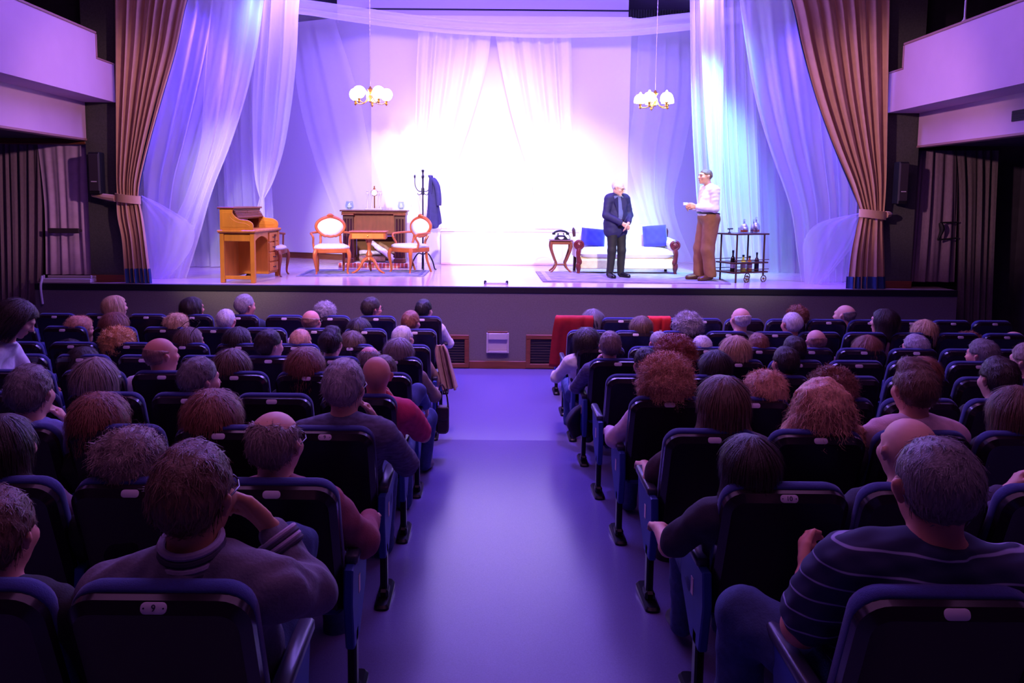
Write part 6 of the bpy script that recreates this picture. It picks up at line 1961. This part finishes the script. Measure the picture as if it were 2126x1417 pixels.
BALD = {780, 330, 645, 1540, 1696, 1898}
OCC = set()
ROWW = {}

def nearest_seat(side, k, x):
    best = min(range(12), key=lambda i: abs(seat_x(side, k, i) - x))
    return (side, k, best)

NO_HAIR_TOP = {}
for (side, k, cx, top, w, hair, hcol, yaw, pose, fem, topc, slv, lab) in AUD:
    Y = ROW_Y[k] + .17
    p = at_y(cx, top, Y)
    dep = (Vector((p.x, Y, p.z)) - Vector((0, 0, CAM_Z))).length * math.cos(math.atan2(abs(p.x), Y))
    s = min(max(w * dep / F_PX / NOM[hair], .93), 1.09)
    mirror = pose.startswith('m') or (side == 'R' and pose in ('rest',) and yaw <= 0)
    pz = pose[1:] if pose.startswith('m') else pose
    va = math.degrees(math.atan2(p.x, Y))                  # direction of view to this seat
    real = yaw + va * .85                                   # turn of the head against the row
    if yaw == 0: real = (cx * 13 % 15) - 7
    yy = int(round((-real if mirror else real) / 12.0)) * 12
    hs = 'tonsure' if cx in BALD and hair == 'crop' else hair
    if cx in BALD and hcol == 'greybrown': hcol = 'shaved'
    if cx in (780, 1898): hs = None
    key = (pz, yy, bool(fem), slv, False)
    fig = proto(*key)
    topz = 1.062 + 1.08 * (.126 if hair not in ('curly', 'curly_big', 'fluffy', 'long_frizzy', 'curly_tight') else .150)
    loc = Vector((p.x - fig['H'].to_translation().x * s, ROW_Y[k], p.z - topz * s))
    sk = 'ruddy' if (cx * 7) % 3 == 0 else 'fair'
    shade = cloth(topc)
    if cx == 712 or cx == 1267:
        shade = CHECK
    add_person(fig, key, mirror, loc, s, lab, hs, hcol, sk, shade, M['dark_trousers'] if cx % 2 else M['jeans'], glasses=cx in GLS, group='seated audience')
    OCC.add(nearest_seat(side, k, p.x))
# ---------------- nearest two men, the aisle sitter and the standing woman
def W2L(p, loc, s=1.0):
    return tuple((Vector(p) - Vector(loc)) / s)

# man with the striped collar, left block, nearest row
Y0 = ROW_Y[0]
p = at_y(392, 930, Y0 + .2); s = 1.10
loc = Vector((p.x, Y0 + .02, p.z - 1.20 * s))
el = W2L(at_y(648, 1225, 2.12), loc, s); wr = W2L(at_y(566, 1100, 2.16), loc, s)
hx = W2L(at_y(508, 1042, 2.10), loc, s)
d = Vector(hx) - Vector(wr)
kn = W2L(at_y(604, 1140, 2.50), loc, s)
fig = seated('rest', 8, False, .0085, 1.05, 1.05, 'long', over=dict(
    shL=(-.20, .15, .845), shR=(.21, .17, .85), neck=(0.0, .16, .90), elR=el, wrR=wr, handR=hand(wr, d, (-.9, -.2, .2), (.1, -.6, .7), .95, 1.2),
    knR=kn, anR=(kn[0] - .22, kn[1] + .02, kn[2] - .36), toeR=(kn[0] - .34, kn[1] + .08, kn[2] - .44)), collar=False, seed=71, fold=.007)
key = 'hero_left'
JACK = mat('jacket_grey_violet', (108, 100, 118), .8, var=.14, scale=24, bump=.2, bscale=120)
o = add_person(fig, key, False, loc, s, 'man in a grey jacket with a striped knit collar, hand raised to his face', 'short', 'brown', 'tan', JACK, M['jeans'], glasses=True, group='seated audience', top_name='jacket')
for q in range(4):
    MB().tube(torus_pts((0, .162, .925 + .017 * q), .074 - .002 * q, .076 - .002 * q, 22, .012), .0095, 8, closed=True).build('collar_rib', cloth((176, 160, 186)) if q % 2 else cloth((70, 62, 84)), o)
e = Vector(el); wv = Vector(wr)
for q in range(4):
    c = e.lerp(wv, .70 + .06 * q)
    dd = (wv - e).normalized(); u = dd.orthogonal().normalized(); v = dd.cross(u)
    MB().tube([c + (u * math.cos(a) + v * math.sin(a)) * .050 for a in [2 * PI * m / 18 for m in range(18)]], .008, 8, closed=True).build('cuff_rib', cloth((176, 160, 186)) if q % 2 else cloth((70, 62, 84)), o)
OCC.add(('L', 0, 0)); OCC.add(('L', 0, 1))

# man in the striped polo, right block, nearest row
p = at_y(1962, 908, Y0 + .2); s = 1.12
loc = Vector((p.x, Y0 + .02, p.z - 1.20 * s))
shl = W2L(at_y(1760, 1165, 2.0), loc, s)
el = W2L(at_y(1664, 1300, 2.10), loc, s); wr = W2L(at_y(1672, 1196, 2.36), loc, s)
kn = W2L(at_y(1545, 1275, 2.36), loc, s)
STRIPE = wave_mat('polo_stripes', (38, 40, 78), (150, 150, 190), 6.2, 'Z', .85, .965, .99)
fig = seated('rest', -8, False, .0085, 1.12, 1.1, 'short', over=dict(
    shR=(-shl[0], shl[1], shl[2]), shL=(-.21, .15, .85), neck=(0, .16, .905), elR=(-el[0], el[1], el[2]), wrR=(-wr[0], wr[1], wr[2]), handR=hand((-wr[0], wr[1], wr[2]), (-.2, .7, .3), (-.9, 0, -.2), (0, .2, 1), .5, 1.05),
    knR=(-kn[0], kn[1], kn[2]), hipR=(.12, .33, .49), anR=(-kn[0] - .02, kn[1] + .1, .10), toeR=(-kn[0] - .02, kn[1] + .24, .05)), seed=73, fold=.006)
add_person(fig, 'hero_right', True, loc, s, 'man in a dark polo shirt with thin pale stripes, nearest the camera on the right', 'short_fine', 'darkgrey', 'ruddy', STRIPE, M['jeans'], group='seated audience')
OCC.add(('R', 0, 0)); OCC.add(('R', 0, 1))

# aisle sitter with one leg out in the aisle, left block
k = 4
p = at_y(800, 742, ROW_Y[k] + .2); s = 1.0
loc = Vector((seat_x('L', k, 0) + .02, ROW_Y[k], p.z - 1.19))
zf = floor_z(6.4)
foot = at_z(880, 985, zf)
foot = Vector((foot.x, foot.y, zf + .06))
an = W2L(foot + Vector((0, .0, .03)), loc); toe = W2L(foot + Vector((.03, .15, -.015)), loc)
kn = W2L(at_y(888, 868, 6.15), loc)
el = W2L(at_y(868, 812, 5.62), loc); wr = W2L(at_y(884, 842, 5.85), loc)
fig = seated('rest', 25, False, .010, 1.05, 1.05, 'long', over=dict(elR=el, wrR=wr, handR=hand(wr, (.1, .5, -.8), (-.9, -.2, 0), (0, .9, .2), .4),
    knR=kn, anR=an, toeR=toe, hipR=(.10, .33, .49)), seed=75)
add_person(fig, 'aisle_sitter', False, loc, 1.0, 'person in a blue shirt and jeans with one leg out in the aisle', 'short', 'brown', 'fair', cloth((76, 92, 146)), M['jeans'], shoe=mat('trainer', (92, 80, 92), .6), group='seated audience')
OCC.add(('L', k, 0))

# woman standing bent over at the far left
Ys = 5.95
hd = at_y(38, 664, Ys); pel = at_y(-52, 830, Ys); zf = floor_z(Ys)
loc = Vector((pel.x, Ys, zf))
H = head_frame(Vector(W2L(hd, loc)), 62, 34)
hc = Vector(W2L(hd, loc))
sh = Vector(W2L(at_y(2, 728, Ys), loc))
ph = pel.z - zf
J = dict(pel=(0, 0, ph), chest=tuple(Vector((0, 0, ph)).lerp(sh, .72)), neck=tuple(sh + Vector((.04, .02, .03))), shL=tuple(sh + Vector((-.02, .15, -.02))), shR=tuple(sh + Vector((.0, -.15, -.02))),
         elL=tuple(sh + Vector((.08, .22, -.26))), elR=tuple(sh + Vector((.02, -.18, -.27))), wrL=tuple(sh + Vector((.25, .2, -.36))), wrR=tuple(sh + Vector((.18, -.14, -.40))),
         hipL=(0, .09, ph - .03), hipR=(0, -.09, ph - .03), knL=(.05, .1, ph * .5), knR=(.02, -.1, ph * .5), anL=(0, .1, .09), anR=(-.02, -.1, .09), toeL=(.15, .1, .04), toeR=(.13, -.1, .04), H=H)
J['handL'] = hand(J['wrL'], (.8, 0, -.5), (0, -1, 0), (.3, 0, .9), .4); J['handR'] = hand(J['wrR'], (.8, 0, -.5), (0, 1, 0), (.3, 0, .9), .4)
fig = figure(J, .011, True, .94, 1.0, 'short', rz=-PI / 2, lean=.35, seed=77, head_s=1.12)
add_person(fig, 'standing_woman', False, loc, 1.0, 'woman with a dark bob and white top bending over the seats at the left edge', 'bob_full', 'dark', 'fair', cloth((214, 206, 220)), M['dark_trousers'])
def in_view(x, y, z, m=120):
    v = CAM_R.transposed() @ (Vector((x, y, z)) - Vector((0, 0, CAM_Z)))
    if v.z > -.3: return False
    px = CX + F_PX * v.x / -v.z
    return -m < px < 2126 + m

NSEAT_L = 10; NSEAT_R = 11
for side, N in (('L', NSEAT_L), ('R', NSEAT_R)):
    for k in range(9):
        vis = [i for i in range(N) if in_view(seat_x(side, k, i) + (.3 if side == 'L' else -.3), ROW_Y[k] + .1, floor_z(ROW_Y[k]) + .9, 60) and abs(seat_x(side, k, i)) < 6.9]
        for i in vis:
            make_seat(side, k, i, (side, k, i) in OCC, i == vis[-1])
# the legible numbers on the nearest aisle seats, and the plates' two screws
rot = Matrix((Vector((1, 0, 0)), CH_U, CH_N)).transposed()
for key_, txt in ((('L', 0, 0), '9'), (('L', 2, 0), '9'), (('R', 1, 0), '10')):
    t = SEATS[key_]
    pl = [c for c in t.children if c.name.startswith('number_plate')][0]
    o = link('digit', text_mesh(txt, .023), M['digit'], pl)
    o.matrix_local = Matrix.Translation(plate_pt(0, 0, .0035)) @ rot.to_4x4()
    for sx in (-1, 1):
        o = MB().lathe([(.0022, 0), (.002, .001), (0, .0012)], 8).build('screw', M['digit'], pl)
        o.matrix_local = Matrix.Translation(plate_pt(sx * .024, 0, .003)) @ rot.to_4x4()
# ================================================================== coats and bags left on seats
def add_solid(o, th):
    md = o.modifiers.new('thickness', 'SOLIDIFY'); md.thickness = th; md.offset = 0

def over_back(name, label, side, k, i, x0, x1, zf, zb, m, cat, dx=0.0, seed=1):
    """cloth hung over a seat back"""
    bx_, by_, bz_ = seat_x(side, k, i), ROW_Y[k], floor_z(ROW_Y[k] + .2)
    prof = [(.315 * (.93 - zf) + .13, zf), (.16, .80), (.115, .93), (.04, .968), (-.03, .935), (.315 * .18 - .045, .75), (.315 * (.93 - zb) - .05, zb)]
    keys = [((x0 - dx * v, y, z), (x1, y, z), .4 + .6 * v) for v, (y, z) in [(max(0, (q - 3) / 3), pz_) for q, pz_ in enumerate(prof)]]
    o = sheet(name, keys, m, 2.5, .010, 40, 44, seed, None, .3, label=label, cat=cat)
    o.location = (bx_, by_, bz_); add_solid(o, .012)
    return o
over_back('red_coat', 'dark red coat draped over the front aisle seat of the right block', 'R', 8, 0, -.27, .16, .66, .34, mat('red_coat', (168, 30, 36), .85, var=.15, scale=14), 'coat', .07, 4)
o = over_back('red_cloth', 'bright red cloth with a small label over a front row seat', 'R', 8, 2, -.17, .09, .76, .72, mat('red_cloth', (216, 44, 40), .8, var=.12, scale=14), 'cloth', 0, 6)
q = MB().box((0, -.03, 0), (.03, .004, .035)).build('paper_tag', M['plate_white'], o); q.location = (-.03, .01, .80)

def hung(name, label, rows, y, m, cat, folds=3, amp=.03, seed=3):
    """cloth hanging down over an armrest; rows of (py, px left, px right)"""
    keys = [(at_y(a, py, y), at_y(b, py, y), f) for py, a, b, f in rows]
    o = sheet(name, keys, m, folds, amp, 50, 40, seed, None, .5, (.25, 1, 0), label=label, cat=cat)
    add_solid(o, .014)
    return o
hung('beige_coat', 'beige coat hanging over the aisle armrests near the front, left block', [(716, 906, 922, .5), (730, 902, 930, .9), (760, 906, 938, 1.2), (806, 916, 950, 1.6)], ROW_Y[6] + .35, mat('beige_coat', (176, 142, 124), .9, var=.15, scale=14), 'coat', 2.5, .035)
hung('dark_jacket', 'dark jacket hanging over an aisle armrest, right block', [(838, 1215, 1246, .5), (850, 1190, 1250, 1), (875, 1174, 1248, 1.3), (905, 1186, 1240, 1.3)], ROW_Y[5] + .30, mat('dark_jacket', (46, 44, 64), .85, var=.2, scale=14), 'jacket', 2.5, .035, 7)
y = ROW_Y[5] + .42
a = at_y(906, 842, y); b = at_y(932, 898, y)
t = thing('shoulder_bag', 'dark shoulder bag hanging from the aisle armrest, left block', 'bag', ((a.x + b.x) / 2, y, b.z))
w_ = (b.x - a.x); h_ = a.z - b.z
LEATH = mat('bag_leather', (62, 40, 46), .5, var=.2, scale=20)
MB().prism(round_rect(w_, h_, .03, .04, 4), lambda x, s, d: Vector((x, d, s)), [(.015, -.05), (0, -.035), (0, .035), (.015, .05)]).build('bag_body', LEATH, t)
MB().prism(round_rect(w_ * 1.02, h_ * .5, .02, .05, 4, h_ * .5), lambda x, s, d: Vector((x, d, s)), [(.008, -.062), (0, -.056), (0, -.048)]).build('flap', LEATH, t)
MB().tube(smooth_path([(-w_ * .45, 0, h_ * .9), (-w_ * .4, 0, h_ + .10), (-w_ * .1, .02, h_ + .19), (w_ * .3, .01, h_ + .1), (w_ * .45, 0, h_ * .9)], 16), .008, 6).build('strap', LEATH, t)
# sunglasses pushed up on the brown haired woman's head
for o in list(COL.objects):
    if o.get('label', '').startswith('woman with brown hair and sunglasses'):
        h = [c for c in o.children if c.name.startswith('hair')][0]
        g = link('sunglasses', GLASSES, M['black_gloss'], o, local=h.matrix_local @ Matrix.Translation((0, -.035, .105)) @ Matrix.Rotation(.6, 4, 'X') @ Matrix.Diagonal((1.15, 1.15, 1.15, 1)))
bpy.context.view_layer.update()
